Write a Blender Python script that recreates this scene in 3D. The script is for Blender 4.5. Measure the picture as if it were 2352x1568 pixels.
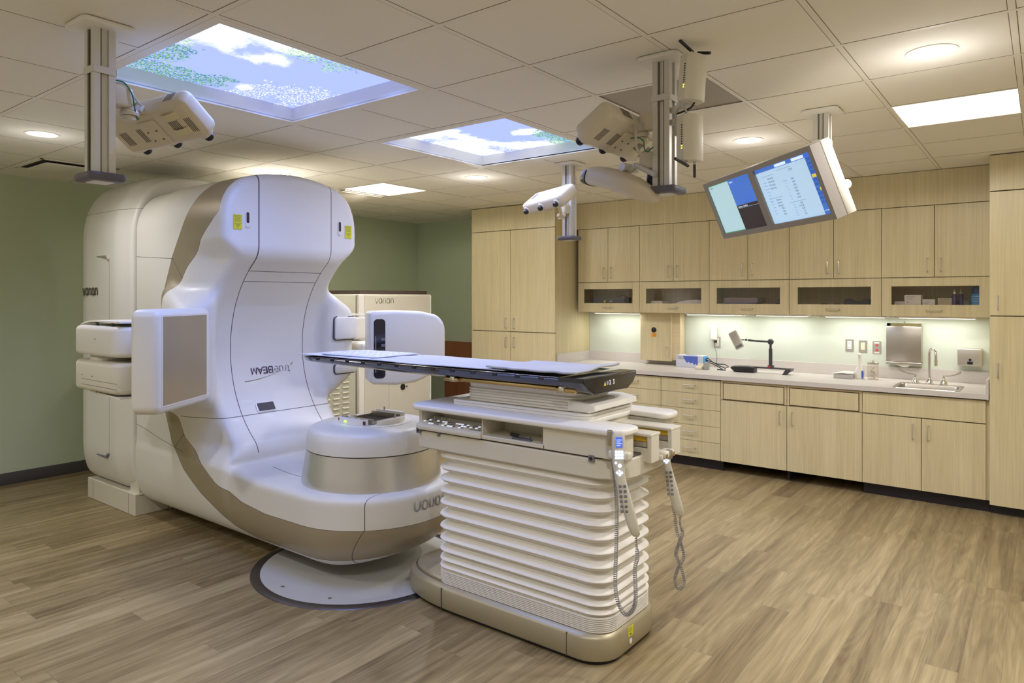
import bpy, bmesh, math, random
import numpy as np
from mathutils import Vector, Matrix
random.seed(7)
PI = math.pi
for o in list(bpy.data.objects): bpy.data.objects.remove(o)
scn = bpy.context.scene
COL = scn.collection

# ------------------------------------------------------------------ camera
F, Y0, YAW, CX, EYE = 1591.2, 684.1, 0.656028, 1176.0, 1.651
cd = bpy.data.cameras.new('camera'); cam = bpy.data.objects.new('camera', cd); COL.objects.link(cam)
cam.location = (0, 0, EYE); cam.rotation_euler = (PI/2, 0, YAW)
cd.sensor_width = 36.0; cd.lens = F/2352*36.0
cd.shift_x = 0.0; cd.shift_y = (Y0-784.0)/2352.0
cd.clip_start = 0.05
scn.camera = cam
# ------------------------------------------------------------------ world and exposure
w = bpy.data.worlds.new('world'); scn.world = w; w.use_nodes = True
w.node_tree.nodes['Background'].inputs[0].default_value = (0.5, 0.5, 0.5, 1)
w.node_tree.nodes['Background'].inputs[1].default_value = 0.02
vs = scn.view_settings
vs.view_transform = 'Standard'; vs.look = 'None'; vs.gamma = 1.0; vs.exposure = 1.68; vs.use_curve_mapping = False
# light levels
E_DOWN = 36.0      # downlight spots (W)
E_DISC = 4.0       # downlight lens emission
E_TROF = 2.6       # troffer lens emission
E_FILL = 0.7       # unseen fill point added below each downlight to brighten the ceiling
E_SKYL = 2.7       # lamps of the sky panels
E_SKY = 0.47        # backlit sky panels
E_UNDER = 1.2      # under cabinet strips
E_MON = 0.28

CEIL = 2.743
XL, XR, YB, YF = -7.28, 1.70, 7.20, -1.60     # room limits
dv = np.array([-math.sin(YAW), math.cos(YAW)]); rv = np.array([math.cos(YAW), math.sin(YAW)])
def ray(px, py):
    a = dv + rv*(px-CX)/F
    return Vector((a[0], a[1], (Y0-py)/F))
O = Vector((0, 0, EYE))
def aZ(px, py, z): v = ray(px, py); return O + v*((z-EYE)/v.z)      # where a sight line meets a height
def aY(px, py, y): v = ray(px, py); return O + v*(y/v.y)            # ... a plane parallel to the cabinet wall
def aX(px, py, x): v = ray(px, py); return O + v*(x/v.x)

# ------------------------------------------------------------------ materials
def srgb(c):
    return tuple(((x/255)/12.92 if x/255 <= .04045 else ((x/255+.055)/1.055)**2.4) for x in c)
MATS = {}
def mat(name, col, rough=.45, metal=0., noise=.03, scale=8., coat=0., emit=None, alpha=None, trans=0., bump=0., bscale=200., spec=.5):
    if name in MATS: return MATS[name]
    m = bpy.data.materials.new(name); m.use_nodes = True
    nt = m.node_tree; b = nt.nodes['Principled BSDF']
    c = srgb(col)
    b.inputs['Roughness'].default_value = rough; b.inputs['Metallic'].default_value = metal
    b.inputs['Coat Weight'].default_value = coat; b.inputs['Coat Roughness'].default_value = .08
    b.inputs['Specular IOR Level'].default_value = spec
    b.inputs['Transmission Weight'].default_value = trans
    tc = nt.nodes.new('ShaderNodeTexCoord')
    n = nt.nodes.new('ShaderNodeTexNoise'); n.inputs['Scale'].default_value = scale; n.inputs['Detail'].default_value = 3
    nt.links.new(tc.outputs['Object'], n.inputs['Vector'])
    mx = nt.nodes.new('ShaderNodeMix'); mx.data_type = 'RGBA'
    mx.inputs[6].default_value = tuple(x*(1-noise) for x in c)+(1,); mx.inputs[7].default_value = tuple(min(1, x*(1+noise)) for x in c)+(1,)
    nt.links.new(n.outputs['Fac'], mx.inputs[0]); nt.links.new(mx.outputs[2], b.inputs['Base Color'])
    if emit:
        b.inputs['Emission Color'].default_value = c+(1,); b.inputs['Emission Strength'].default_value = emit
    if bump:
        n2 = nt.nodes.new('ShaderNodeTexNoise'); n2.inputs['Scale'].default_value = bscale
        nt.links.new(tc.outputs['Object'], n2.inputs['Vector'])
        bp = nt.nodes.new('ShaderNodeBump'); bp.inputs['Strength'].default_value = bump; bp.inputs['Distance'].default_value = .002
        nt.links.new(n2.outputs['Fac'], bp.inputs['Height']); nt.links.new(bp.outputs[0], b.inputs['Normal'])
    MATS[name] = m
    return m

def mat_pane(name, tint):
    m = bpy.data.materials.new(name); m.use_nodes = True; nt = m.node_tree; nt.nodes.remove(nt.nodes['Principled BSDF'])
    out = nt.nodes['Material Output']; tr = nt.nodes.new('ShaderNodeBsdfTransparent'); gl = nt.nodes.new('ShaderNodeBsdfGlossy'); gl.inputs['Roughness'].default_value = .02
    tr.inputs[0].default_value = (tint, tint*.98, tint*.96, 1)
    lw = nt.nodes.new('ShaderNodeLayerWeight'); pw = nt.nodes.new('ShaderNodeMath'); pw.operation = 'POWER'; pw.inputs[1].default_value = 4; nt.links.new(lw.outputs['Facing'], pw.inputs[0])
    fr = nt.nodes.new('ShaderNodeMath'); fr.operation = 'MULTIPLY_ADD'; fr.inputs[1].default_value = .6; fr.inputs[2].default_value = .035; nt.links.new(pw.outputs[0], fr.inputs[0]); mx = nt.nodes.new('ShaderNodeMixShader')
    nt.links.new(fr.outputs[0], mx.inputs[0]); nt.links.new(tr.outputs[0], mx.inputs[1]); nt.links.new(gl.outputs[0], mx.inputs[2]); nt.links.new(mx.outputs[0], out.inputs[0])
    return m

def mat_wood(name, c1, c2, axis='Z', rough=.42, scale=1., seed=0):
    m = bpy.data.materials.new(name); m.use_nodes = True; nt = m.node_tree; b = nt.nodes['Principled BSDF']
    b.inputs['Roughness'].default_value = rough
    g = nt.nodes.new('ShaderNodeNewGeometry'); mp = nt.nodes.new('ShaderNodeMapping')
    s = {'Z': (90, 90, 2.2), 'X': (2.2, 90, 90), 'Y': (90, 2.2, 90)}[axis]
    mp.inputs['Scale'].default_value = tuple(x*scale for x in s); mp.inputs['Location'].default_value = (seed, seed*2, seed*3)
    nt.links.new(g.outputs['Position'], mp.inputs['Vector'])
    n = nt.nodes.new('ShaderNodeTexNoise'); n.inputs['Scale'].default_value = 1; n.inputs['Detail'].default_value = 4; n.inputs['Distortion'].default_value = .6
    nt.links.new(mp.outputs[0], n.inputs['Vector'])
    mp2 = nt.nodes.new('ShaderNodeMapping'); mp2.inputs['Scale'].default_value = tuple(x*scale*.09 for x in s)
    nt.links.new(g.outputs['Position'], mp2.inputs['Vector'])
    n2 = nt.nodes.new('ShaderNodeTexNoise'); n2.inputs['Scale'].default_value = 1; n2.inputs['Detail'].default_value = 3; n2.inputs['Distortion'].default_value = 1.2
    nt.links.new(mp2.outputs[0], n2.inputs['Vector'])
    ad = nt.nodes.new('ShaderNodeMath'); ad.operation = 'MULTIPLY_ADD'; ad.inputs[1].default_value = .6; nt.links.new(n.outputs['Fac'], ad.inputs[0])
    ml = nt.nodes.new('ShaderNodeMath'); ml.operation = 'MULTIPLY'; ml.inputs[1].default_value = .4; nt.links.new(n2.outputs['Fac'], ml.inputs[0])
    nt.links.new(ml.outputs[0], ad.inputs[2])
    cr = nt.nodes.new('ShaderNodeValToRGB'); cr.color_ramp.elements[0].position = .33; cr.color_ramp.elements[1].position = .66
    cr.color_ramp.elements[0].color = srgb(c1)+(1,); cr.color_ramp.elements[1].color = srgb(c2)+(1,)
    nt.links.new(ad.outputs[0], cr.inputs[0]); nt.links.new(cr.outputs[0], b.inputs['Base Color'])
    return m

def mat_floor():
    m = bpy.data.materials.new('vinyl_plank_floor'); m.use_nodes = True; nt = m.node_tree; b = nt.nodes['Principled BSDF']
    N = nt.nodes.new; L = nt.links.new
    def M(op, a, b_=None, c=None):
        n = N('ShaderNodeMath'); n.operation = op
        for i, x in enumerate((a, b_, c)):
            if x is None: continue
            if isinstance(x, (int, float)): n.inputs[i].default_value = x
            else: L(x, n.inputs[i])
        return n.outputs[0]
    g = N('ShaderNodeNewGeometry'); sp = N('ShaderNodeSeparateXYZ'); L(g.outputs['Position'], sp.inputs[0])
    X, Y = sp.outputs[0], sp.outputs[1]
    W_, LEN = .152, 1.22
    row = M('FLOOR', M('DIVIDE', X, W_))
    wn = N('ShaderNodeTexWhiteNoise'); wn.noise_dimensions = '1D'; L(row, wn.inputs['W'])
    ys = M('ADD', M('DIVIDE', Y, LEN), wn.outputs['Value'])
    colm = M('FLOOR', ys)
    wn2 = N('ShaderNodeTexWhiteNoise'); wn2.noise_dimensions = '2D'
    cb = N('ShaderNodeCombineXYZ'); L(row, cb.inputs[0]); L(colm, cb.inputs[1]); L(cb.outputs[0], wn2.inputs['Vector'])
    rnd = wn2.outputs['Value']
    # grain coordinates shifted per plank
    cg = N('ShaderNodeCombineXYZ'); L(M('MULTIPLY', X, 7.0), cg.inputs[0]); L(M('MULTIPLY', Y, .75), cg.inputs[1]); L(M('MULTIPLY', rnd, 37.0), cg.inputs[2])
    n1 = N('ShaderNodeTexNoise'); n1.inputs['Scale'].default_value = 1.0; n1.inputs['Detail'].default_value = 2.0; n1.inputs['Distortion'].default_value = .4; L(cg.outputs[0], n1.inputs['Vector'])
    rings = M('SINE', M('MULTIPLY', n1.outputs['Fac'], 75.0))
    cg2 = N('ShaderNodeCombineXYZ'); L(M('MULTIPLY', X, 240.0), cg2.inputs[0]); L(M('MULTIPLY', Y, 5.0), cg2.inputs[1]); L(M('MULTIPLY', rnd, 91.0), cg2.inputs[2])
    n2 = N('ShaderNodeTexNoise'); n2.inputs['Scale'].default_value = 1.0; n2.inputs['Detail'].default_value = 3.0; L(cg2.outputs[0], n2.inputs['Vector'])
    cg3 = N('ShaderNodeCombineXYZ'); L(M('MULTIPLY', X, 22.0), cg3.inputs[0]); L(M('MULTIPLY', Y, 1.1), cg3.inputs[1]); L(M('MULTIPLY', rnd, 53.0), cg3.inputs[2])
    n3 = N('ShaderNodeTexNoise'); n3.inputs['Scale'].default_value = 1.0; n3.inputs['Detail'].default_value = 3.0; L(cg3.outputs[0], n3.inputs['Vector'])
    f = M('ADD', M('MULTIPLY', rings, .045), M('MULTIPLY', n2.outputs['Fac'], .40))
    f = M('ADD', f, M('MULTIPLY', n3.outputs['Fac'], .75))
    f = M('ADD', f, M('MULTIPLY', rnd, .24))
    cr = N('ShaderNodeValToRGB'); e = cr.color_ramp.elements
    e[0].position = .42; e[0].color = srgb((100, 83, 56))+(1,)
    e[1].position = 1.03; e[1].color = srgb((172, 155, 118))+(1,)
    x = cr.color_ramp.elements.new(.71); x.color = srgb((140, 123, 88))+(1,)
    L(f, cr.inputs[0])
    # thin joint lines
    fx = M('FRACT', M('DIVIDE', X, W_)); fy = M('FRACT', ys)
    jx = M('GREATER_THAN', M('ABSOLUTE', M('SUBTRACT', fx, .5)), .4935); jy = M('GREATER_THAN', M('ABSOLUTE', M('SUBTRACT', fy, .5)), .4991)
    j = M('MAXIMUM', jx, jy)
    mx = N('ShaderNodeMix'); mx.data_type = 'RGBA'; L(M('MULTIPLY', j, .45), mx.inputs[0]); L(cr.outputs[0], mx.inputs[6]); mx.inputs[7].default_value = srgb((70, 54, 40))+(1,)
    L(mx.outputs[2], b.inputs['Base Color'])
    b.inputs['Roughness'].default_value = .38
    bp = N('ShaderNodeBump'); bp.inputs['Strength'].default_value = .15; bp.inputs['Distance'].default_value = .001; L(n2.outputs['Fac'], bp.inputs['Height']); L(bp.outputs[0], b.inputs['Normal'])
    return m

def mat_sky(name, seed, kind):
    """backlit photographic print of a sky with branches; local x,y in metres on the panel"""
    m = bpy.data.materials.new(name); m.use_nodes = True; nt = m.node_tree
    N = nt.nodes.new; L = nt.links.new
    for n in list(nt.nodes): nt.nodes.remove(n)
    out = N('ShaderNodeOutputMaterial'); em = N('ShaderNodeEmission'); L(em.outputs[0], out.inputs[0])
    em.inputs['Strength'].default_value = E_SKY
    tc = N('ShaderNodeTexCoord'); sp = N('ShaderNodeSeparateXYZ'); L(tc.outputs['Object'], sp.inputs[0])
    def M(op, a, b_=None, c=None, clamp=False):
        n = N('ShaderNodeMath'); n.operation = op; n.use_clamp = clamp
        for i, x in enumerate((a, b_, c)):
            if x is None: continue
            if isinstance(x, (int, float)): n.inputs[i].default_value = x
            else: L(x, n.inputs[i])
        return n.outputs[0]
    def noise(scale, detail=4, dist=0., rough=.5, off=0.):
        mp = N('ShaderNodeMapping'); mp.inputs['Location'].default_value = (seed+off, seed*.7-off, seed*1.3)
        L(tc.outputs['Object'], mp.inputs['Vector'])
        n = N('ShaderNodeTexNoise'); n.inputs['Scale'].default_value = scale; n.inputs['Detail'].default_value = detail; n.inputs['Distortion'].default_value = dist; n.inputs['Roughness'].default_value = rough
        L(mp.outputs[0], n.inputs['Vector']); return n.outputs['Fac']
    def blob(cx, cy, rx, ry):   # 1 at the centre, 0 outside
        dx = M('DIVIDE', M('SUBTRACT', sp.outputs[0], cx), rx); dy = M('DIVIDE', M('SUBTRACT', sp.outputs[1], cy), ry)
        return M('SUBTRACT', 1.0, M('SQRT', M('ADD', M('MULTIPLY', dx, dx), M('MULTIPLY', dy, dy))))
    def mix(fac, a, col):
        mx = N('ShaderNodeMix'); mx.data_type = 'RGBA'; L(fac, mx.inputs[0]); L(a, mx.inputs[6]) if not isinstance(a, tuple) else setattr(mx.inputs[6], 'default_value', a)
        mx.inputs[7].default_value = col; return mx.outputs[2]
    def maxm(lst):
        a = lst[0]
        for x in lst[1:]: a = M('MAXIMUM', a, x)
        return a
    BLUE = (.33, .40, .86, 1); WHITE = (.86, .90, 1.0, 1)
    if kind == 0:
        clouds = [(.28, -.40, .26, .22), (.36, -.12, .13, .30), (.12, -.04, .12, .12), (-.40, .13, .10, .06), (.55, -.2, .3, .5)]
        leaves = [(-.50, -.42, .20, .20), (-.22, -.42, .20, .14), (-.48, -.24, .16, .18), (-.44, -.07, .10, .14), (-.36, .0, .07, .08)]
        light = [(.33, .06, .12, .12), (.32, .26, .12, .12)]
        bare = [(-.30, .26, .15, .15), (-.30, .46, .26, .16), (-.50, .20, .10, .14)]
    else:
        clouds = [(-.40, -.28, .18, .24), (-.24, .03, .13, .34), (.22, .12, .12, .10), (-.45, .22, .22, .5), (-.05, .46, .34, .14)]
        leaves = [(.34, .28, .14, .16), (.30, .50, .14, .14)]
        light = [(.33, .36, .14, .22)]
        bare = [(-.42, .28, .24, .40), (-.18, .46, .36, .18)]
    cl = maxm([blob(*c) for c in clouds])
    cf = M('MULTIPLY', M('ADD', cl, M('MULTIPLY', M('SUBTRACT', noise(3.4, 8, .3, .66), .5), 3.6)), 1.7, None, True)
    colr = mix(cf, BLUE, WHITE)
    # leaves: voronoi flakes
    def flakes(blobs, thr, scale, off):
        vo = N('ShaderNodeTexVoronoi'); vo.inputs['Scale'].default_value = scale; vo.distance = 'EUCLIDEAN'
        mp = N('ShaderNodeMapping'); mp.inputs['Location'].default_value = (off, off, 0); mp.inputs['Rotation'].default_value = (0, 0, .6); mp.inputs['Scale'].default_value = (1, 1.9, 1)
        L(tc.outputs['Object'], mp.inputs['Vector']); L(mp.outputs[0], vo.inputs['Vector'])
        dens = M('ADD', maxm([blob(*c) for c in blobs]), M('MULTIPLY', M('SUBTRACT', noise(8, 3, 0, .5, off), .5), 2.6))
        inn = M('LESS_THAN', vo.outputs['Distance'], thr)
        return M('MULTIPLY', inn, M('GREATER_THAN', dens, .12)), vo.outputs['Color']
    def twigs(blobs, off):
        vo = N('ShaderNodeTexVoronoi'); vo.feature = 'DISTANCE_TO_EDGE'; vo.inputs['Scale'].default_value = 8.5
        nz = N('ShaderNodeTexNoise'); nz.inputs['Scale'].default_value = 9
        mp = N('ShaderNodeMapping'); mp.inputs['Location'].default_value = (off, off, 0); mp.inputs['Scale'].default_value = (1, 1.5, 1)
        ad = N('ShaderNodeVectorMath'); ad.operation = 'MULTIPLY_ADD'; ad.inputs[1].default_value = (.12, .12, 0); L(tc.outputs['Object'], nz.inputs['Vector']); L(nz.outputs['Color'], ad.inputs[0]); L(tc.outputs['Object'], ad.inputs[2])
        L(ad.outputs[0], mp.inputs['Vector']); L(mp.outputs[0], vo.inputs['Vector'])
        return M('MULTIPLY', M('LESS_THAN', vo.outputs['Distance'], .022), M('GREATER_THAN', maxm([blob(*c) for c in blobs]), .1))
    fb, cb_ = flakes(bare, .40, 52, 2.2)
    colr = mix(M('MULTIPLY', fb, .85), colr, (.82, .86, 1.0, 1))
    fb2 = twigs(bare, 9.1)
    colr = mix(M('MULTIPLY', fb2, .5), colr, (.16, .22, .62, 1))
    colr = mix(M('MULTIPLY', twigs(leaves, 3.3), .6), colr, (.10, .16, .30, 1))
    fl, _ = flakes(leaves, .50, 62, 4.0)
    colr = mix(M('MULTIPLY', fl, .92), colr, (.05, .22, .16, 1))
    fl2, _ = flakes(leaves, .36, 50, 7.7)
    colr = mix(M('MULTIPLY', fl2, .85), colr, (.22, .46, .10, 1))
    colr = mix(M('MULTIPLY', twigs(light, 5.3), .5), colr, (.10, .16, .30, 1))
    fl3, _ = flakes(light, .42, 44, 1.7)
    colr = mix(M('MULTIPLY', fl3, .9), colr, (.34, .62, .24, 1))
    fl4, _ = flakes(light, .3, 44, 12.7)
    colr = mix(M('MULTIPLY', fl4, .9), colr, (.05, .25, .22, 1))
    L(colr, em.inputs['Color'])
    return m

M_WHITE = mat('machine_white', (224, 221, 212), .42, coat=.04, noise=.012, scale=3)
M_CREAM = mat('machine_cream', (216, 210, 192), .42, noise=.015, scale=4)
M_TAUPE = mat('machine_taupe', (168, 155, 128), .36, metal=.3, noise=.02, scale=5)
M_SATIN = mat('brushed_satin', (214, 210, 202), .30, metal=.75, noise=.02)
M_SEAM = mat('seam_dark', (92, 84, 80), .7, noise=.1)
M_GREY = mat('grey_plastic', (120, 118, 122), .5)
M_DGREY = mat('dark_grey_plastic', (62, 60, 64), .45)
M_BLACK = mat('black_plastic', (26, 24, 26), .4)
M_BUMP = mat('slate_bumper', (96, 93, 108), .5)
M_ALU = mat('anodised_aluminium', (214, 211, 203), .38, metal=.15, noise=.02)
M_ALUD = mat('aluminium_slot', (120, 112, 98), .45, metal=.6)
M_HANDLE = mat('satin_handle', (206, 202, 194), .28, metal=.7, noise=.02)
M_STEEL = mat('stainless_steel', (190, 183, 172), .30, metal=.9, noise=.03, scale=30)
M_CHROME = mat('chrome', (225, 222, 215), .12, metal=1., noise=.01)
M_BRASSY = mat('warm_steel', (205, 178, 132), .25, metal=1., noise=.02)
M_CARBON = mat('carbon_black', (30, 27, 34), .16, coat=.6, noise=.05, scale=60)
M_PLATE = mat('detector_plate', (184, 176, 162), .30, metal=.85, noise=.02)
M_GLASSDK = mat('smoked_window', (28, 26, 40), .08, coat=.5)
M_YELLOW = mat('label_yellow', (216, 210, 40), .5)
M_YTAPE = mat('scale_yellow', (214, 172, 36), .5)
M_SHEET = mat('linen', (202, 203, 206), .9, noise=.02, scale=20, bump=.3, bscale=30)
M_BELLOW = mat('bellows_vinyl', (234, 229, 219), .5, noise=.01)
M_TAN = mat('tan_metallic', (168, 157, 128), .38, metal=.35, noise=.015)
M_COUNTER = mat('solid_surface_counter', (208, 201, 193), .38, noise=.03, scale=120)
M_CEIL = mat('ceiling_tile', (240, 234, 218), .92, noise=.02, scale=260, bump=.25, bscale=500)
M_GRID = mat('ceiling_grid', (238, 231, 214), .6)
M_GREEN = mat('sage_paint', (190, 200, 168), .8, noise=.012, scale=2)
M_LGREEN = mat('pale_green_splash', (209, 215, 199), .75, noise=.01, scale=2)  # paler than the sage wall, for the strip over the counter
M_BASE = mat('rubber_base', (74, 70, 68), .6)
M_TOE = mat('toe_kick_black', (38, 33, 34), .55)
M_PLASTW = mat('white_plastic', (236, 232, 222), .45)
M_OUTW = mat('device_ivory', (214, 204, 182), .5)
M_BLUE = mat('blue_plastic', (70, 100, 190), .5)
M_GLOW = mat('lit_key', (206, 222, 255), .5, emit=.55)
M_WOOD = mat_wood('maple_laminate', (199, 184, 142), (219, 206, 164))
M_WOODH = mat_wood('maple_edge', (204, 184, 144), (222, 204, 165), axis='X')
M_BWOOD = mat_wood('brown_wood', (134, 84, 50), (160, 104, 66))
M_INK = mat('grey_ink', (108, 100, 104), .6)
M_INKD = mat('dark_ink', (74, 64, 72), .6)
M_GOLD = mat('gold_ink', (196, 170, 110), .5)

# ------------------------------------------------------------------ object helpers
def thing(name, label, cat, loc=(0, 0, 0), rot=(0, 0, 0), group=None, M=None):
    o = bpy.data.objects.new(name, None); COL.objects.link(o); o.empty_display_size = .05
    if M is not None: o.matrix_world = M
    else: o.location = loc; o.rotation_euler = rot
    o['label'] = label; o['category'] = cat
    if group: o['group'] = group
    return o
def root_matrix(o):
    t = o
    while t.parent: t = t.parent
    return (Matrix.LocRotScale(t.location, t.rotation_euler, t.scale))
def finish(bm, ang=.6):
    bmesh.ops.recalc_face_normals(bm, faces=bm.faces[:])
    for f in bm.faces: f.smooth = True
    for e in bm.edges:
        if len(e.link_faces) == 2 and e.calc_face_angle(0) > ang: e.smooth = False
def obj(name, bm, m, parent=None, local=False, label=None, cat=None, group=None, kind=None, ang=.6, fin=True):
    if isinstance(bm, bmesh.types.BMesh):
        if fin: finish(bm, ang)
        me = bpy.data.meshes.new(name); bm.to_mesh(me); bm.free()
    else: me = bm
    for x in (m if isinstance(m, (list, tuple)) else [m]): me.materials.append(x)
    o = bpy.data.objects.new(name, me); COL.objects.link(o)
    if parent:
        o.parent = parent
        if not local: me.transform(root_matrix(parent).inverted())
    elif cat and not local:   # single mesh thing: origin at its base
        vs_ = np.array([v.co[:] for v in me.vertices]); c = Vector(((vs_[:, 0].min()+vs_[:, 0].max())/2, (vs_[:, 1].min()+vs_[:, 1].max())/2, vs_[:, 2].min()))
        me.transform(Matrix.Translation(-c)); o.location = c
    if label: o['label'] = label
    if cat: o['category'] = cat
    if group: o['group'] = group
    if kind: o['kind'] = kind
    return o
def B(): return bmesh.new()
def struct(name, bm, m): return obj(name, bm, m, kind='structure')
def merge(bm, t):
    me = bpy.data.meshes.new('t'); t.to_mesh(me); t.free(); bm.from_mesh(me); bpy.data.meshes.remove(me)
def box(bm, x0, x1, y0, y1, z0, z1, bev=0., seg=2, M=None, mi=0):
    t = B(); bmesh.ops.create_cube(t, size=1)
    bmesh.ops.scale(t, vec=(abs(x1-x0), abs(y1-y0), abs(z1-z0)), verts=t.verts); bmesh.ops.translate(t, vec=((x0+x1)/2, (y0+y1)/2, (z0+z1)/2), verts=t.verts)
    if bev: bmesh.ops.bevel(t, geom=t.edges[:]+t.verts[:], offset=bev, segments=seg, profile=.5, affect='EDGES')
    for f in t.faces: f.material_index = mi
    if M is not None: bmesh.ops.transform(t, matrix=M, verts=t.verts)
    merge(bm, t); return bm
def prism(bm, pts, h0, h1, plane='xy', bev=0., seg=2, M=None, mi=0, vert_bev=True):
    """extrude a 2D outline; plane names the axes of pts, the remaining axis runs h0..h1"""
    t = B()
    def P(a, b, h): return {'xy': (a, b, h), 'xz': (a, h, b), 'yz': (h, a, b)}[plane]
    lo = [t.verts.new(P(a, b, h0)) for a, b in pts]; hi = [t.verts.new(P(a, b, h1)) for a, b in pts]
    n = len(pts); fl = t.faces.new(lo); fh = t.faces.new(hi)
    for i in range(n): t.faces.new((lo[i], lo[(i+1) % n], hi[(i+1) % n], hi[i]))
    bmesh.ops.recalc_face_normals(t, faces=t.faces[:])
    if bev:
        ed = [e for f in (fl, fh) for e in f.edges]
        bmesh.ops.bevel(t, geom=ed, offset=bev, segments=seg, profile=.5, affect='EDGES')
    for f in t.faces: f.material_index = mi
    if M is not None: bmesh.ops.transform(t, matrix=M, verts=t.verts)
    merge(bm, t); return bm
def rrect(x0, x1, y0, y1, r, n=6):
    pts = []
    for cx, cy, a0 in ((x1-r, y1-r, 0), (x0+r, y1-r, PI/2), (x0+r, y0+r, PI), (x1-r, y0+r, 1.5*PI)):
        for i in range(n+1):
            a = a0+PI/2*i/n; pts.append((cx+r*math.cos(a), cy+r*math.sin(a)))
    return pts
def ell(cx, cy, rx, ry=None, n=32):
    ry = ry or rx
    return [(cx+rx*math.cos(2*PI*i/n), cy+ry*math.sin(2*PI*i/n)) for i in range(n)]
def tube(bm, pts, r, n=8, cap=True, closed=False, mi=0):
    pts = [Vector(p) for p in pts]; rings = []
    N_ = len(pts); up = None
    for i, p in enumerate(pts):
        if closed: t = (pts[(i+1) % N_]-pts[i-1]).normalized()
        else: t = (pts[min(i+1, N_-1)]-pts[max(i-1, 0)]).normalized()
        if up is None:
            up = Vector((0, 0, 1)) if abs(t.z) < .9 else Vector((1, 0, 0))
        a = t.cross(up); a = a.normalized() if a.length > 1e-6 else t.orthogonal().normalized(); b = a.cross(t).normalized(); up = b
        rr = r[i] if isinstance(r, (list, tuple)) else r
        rings.append([bm.verts.new(p+a*rr*math.cos(2*PI*k/n)+b*rr*math.sin(2*PI*k/n)) for k in range(n)])
    fs = []
    for i in range(N_ if closed else N_-1):
        q, s = rings[i], rings[(i+1) % N_]
        for k in range(n): fs.append(bm.faces.new((q[k], q[(k+1) % n], s[(k+1) % n], s[k])))
    if cap and not closed: fs.append(bm.faces.new(rings[0][::-1])); fs.append(bm.faces.new(rings[-1]))
    for f in fs: f.material_index = mi
    return bm
def lathe(bm, prof, c=(0, 0, 0), n=32, M=None, mi=0):
    """prof: list of (r,z), revolved about the z axis through c"""
    t = B(); rings = []
    for r, z in prof:
        if r < 1e-6: rings.append([t.verts.new((0, 0, z))])
        else: rings.append([t.verts.new((r*math.cos(2*PI*k/n), r*math.sin(2*PI*k/n), z)) for k in range(n)])
    for a, b in zip(rings[:-1], rings[1:]):
        for k in range(n):
            k2 = (k+1) % n
            if len(a) == 1 and len(b) == 1: continue
            if len(a) == 1: f = t.faces.new((a[0], b[k2], b[k]))
            elif len(b) == 1: f = t.faces.new((a[k], a[k2], b[0]))
            else: f = t.faces.new((a[k], a[k2], b[k2], b[k]))
            f.material_index = mi
    bmesh.ops.transform(t, matrix=(Matrix.Translation(c) if M is None else M @ Matrix.Translation(c)), verts=t.verts)
    merge(bm, t); return bm
def loft(bm, secs, cap=True, mi=0, closed=True):
    rings = [[bm.verts.new(p) for p in s] for s in secs]; n = len(rings[0])
    for a, b in zip(rings[:-1], rings[1:]):
        for k in range(n if closed else n-1):
            bm.faces.new((a[k], a[(k+1) % n], b[(k+1) % n], b[k])).material_index = mi
    if cap and closed:
        bm.faces.new(rings[0][::-1]).material_index = mi; bm.faces.new(rings[-1]).material_index = mi
    return bm
def frame(o, x, y):
    """matrix whose local x,y run along the given world directions"""
    x = Vector(x).normalized(); z = x.cross(Vector(y)).normalized(); y = z.cross(x)
    return Matrix.Translation(Vector(o)) @ Matrix((x, y, z)).transposed().to_4x4()
def arc(cx, cy, r, a0, a1, n=10, ry=None):
    ry = ry or r
    return [(cx+r*math.cos(a0+(a1-a0)*i/n), cy+ry*math.sin(a0+(a1-a0)*i/n)) for i in range(n+1)]
def ribbon(bm, line, wd, mapf, th=.0012, mi=0):
    """a raised stroke of width wd along a 2D polyline, mapped to 3D by mapf(u,v,h)"""
    n = len(line); secs = []
    for i, p in enumerate(line):
        a = Vector(line[max(i-1, 0)]); b = Vector(line[min(i+1, n-1)]); t = (b-a).normalized() if (b-a).length > 1e-9 else Vector((1, 0)); nn = Vector((-t.y, t.x))
        if 0 < i < n-1:
            t1 = (Vector(p)-a).normalized(); n1 = Vector((-t1.y, t1.x)); k = max(.5, nn.dot(n1))
        else: k = 1.
        l = Vector(p)+nn*wd/2/k; r = Vector(p)-nn*wd/2/k
        secs.append([mapf(l.x, l.y, 0), mapf(r.x, r.y, 0), mapf(r.x, r.y, th), mapf(l.x, l.y, th)])
    loft(bm, secs, True, mi)
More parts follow.
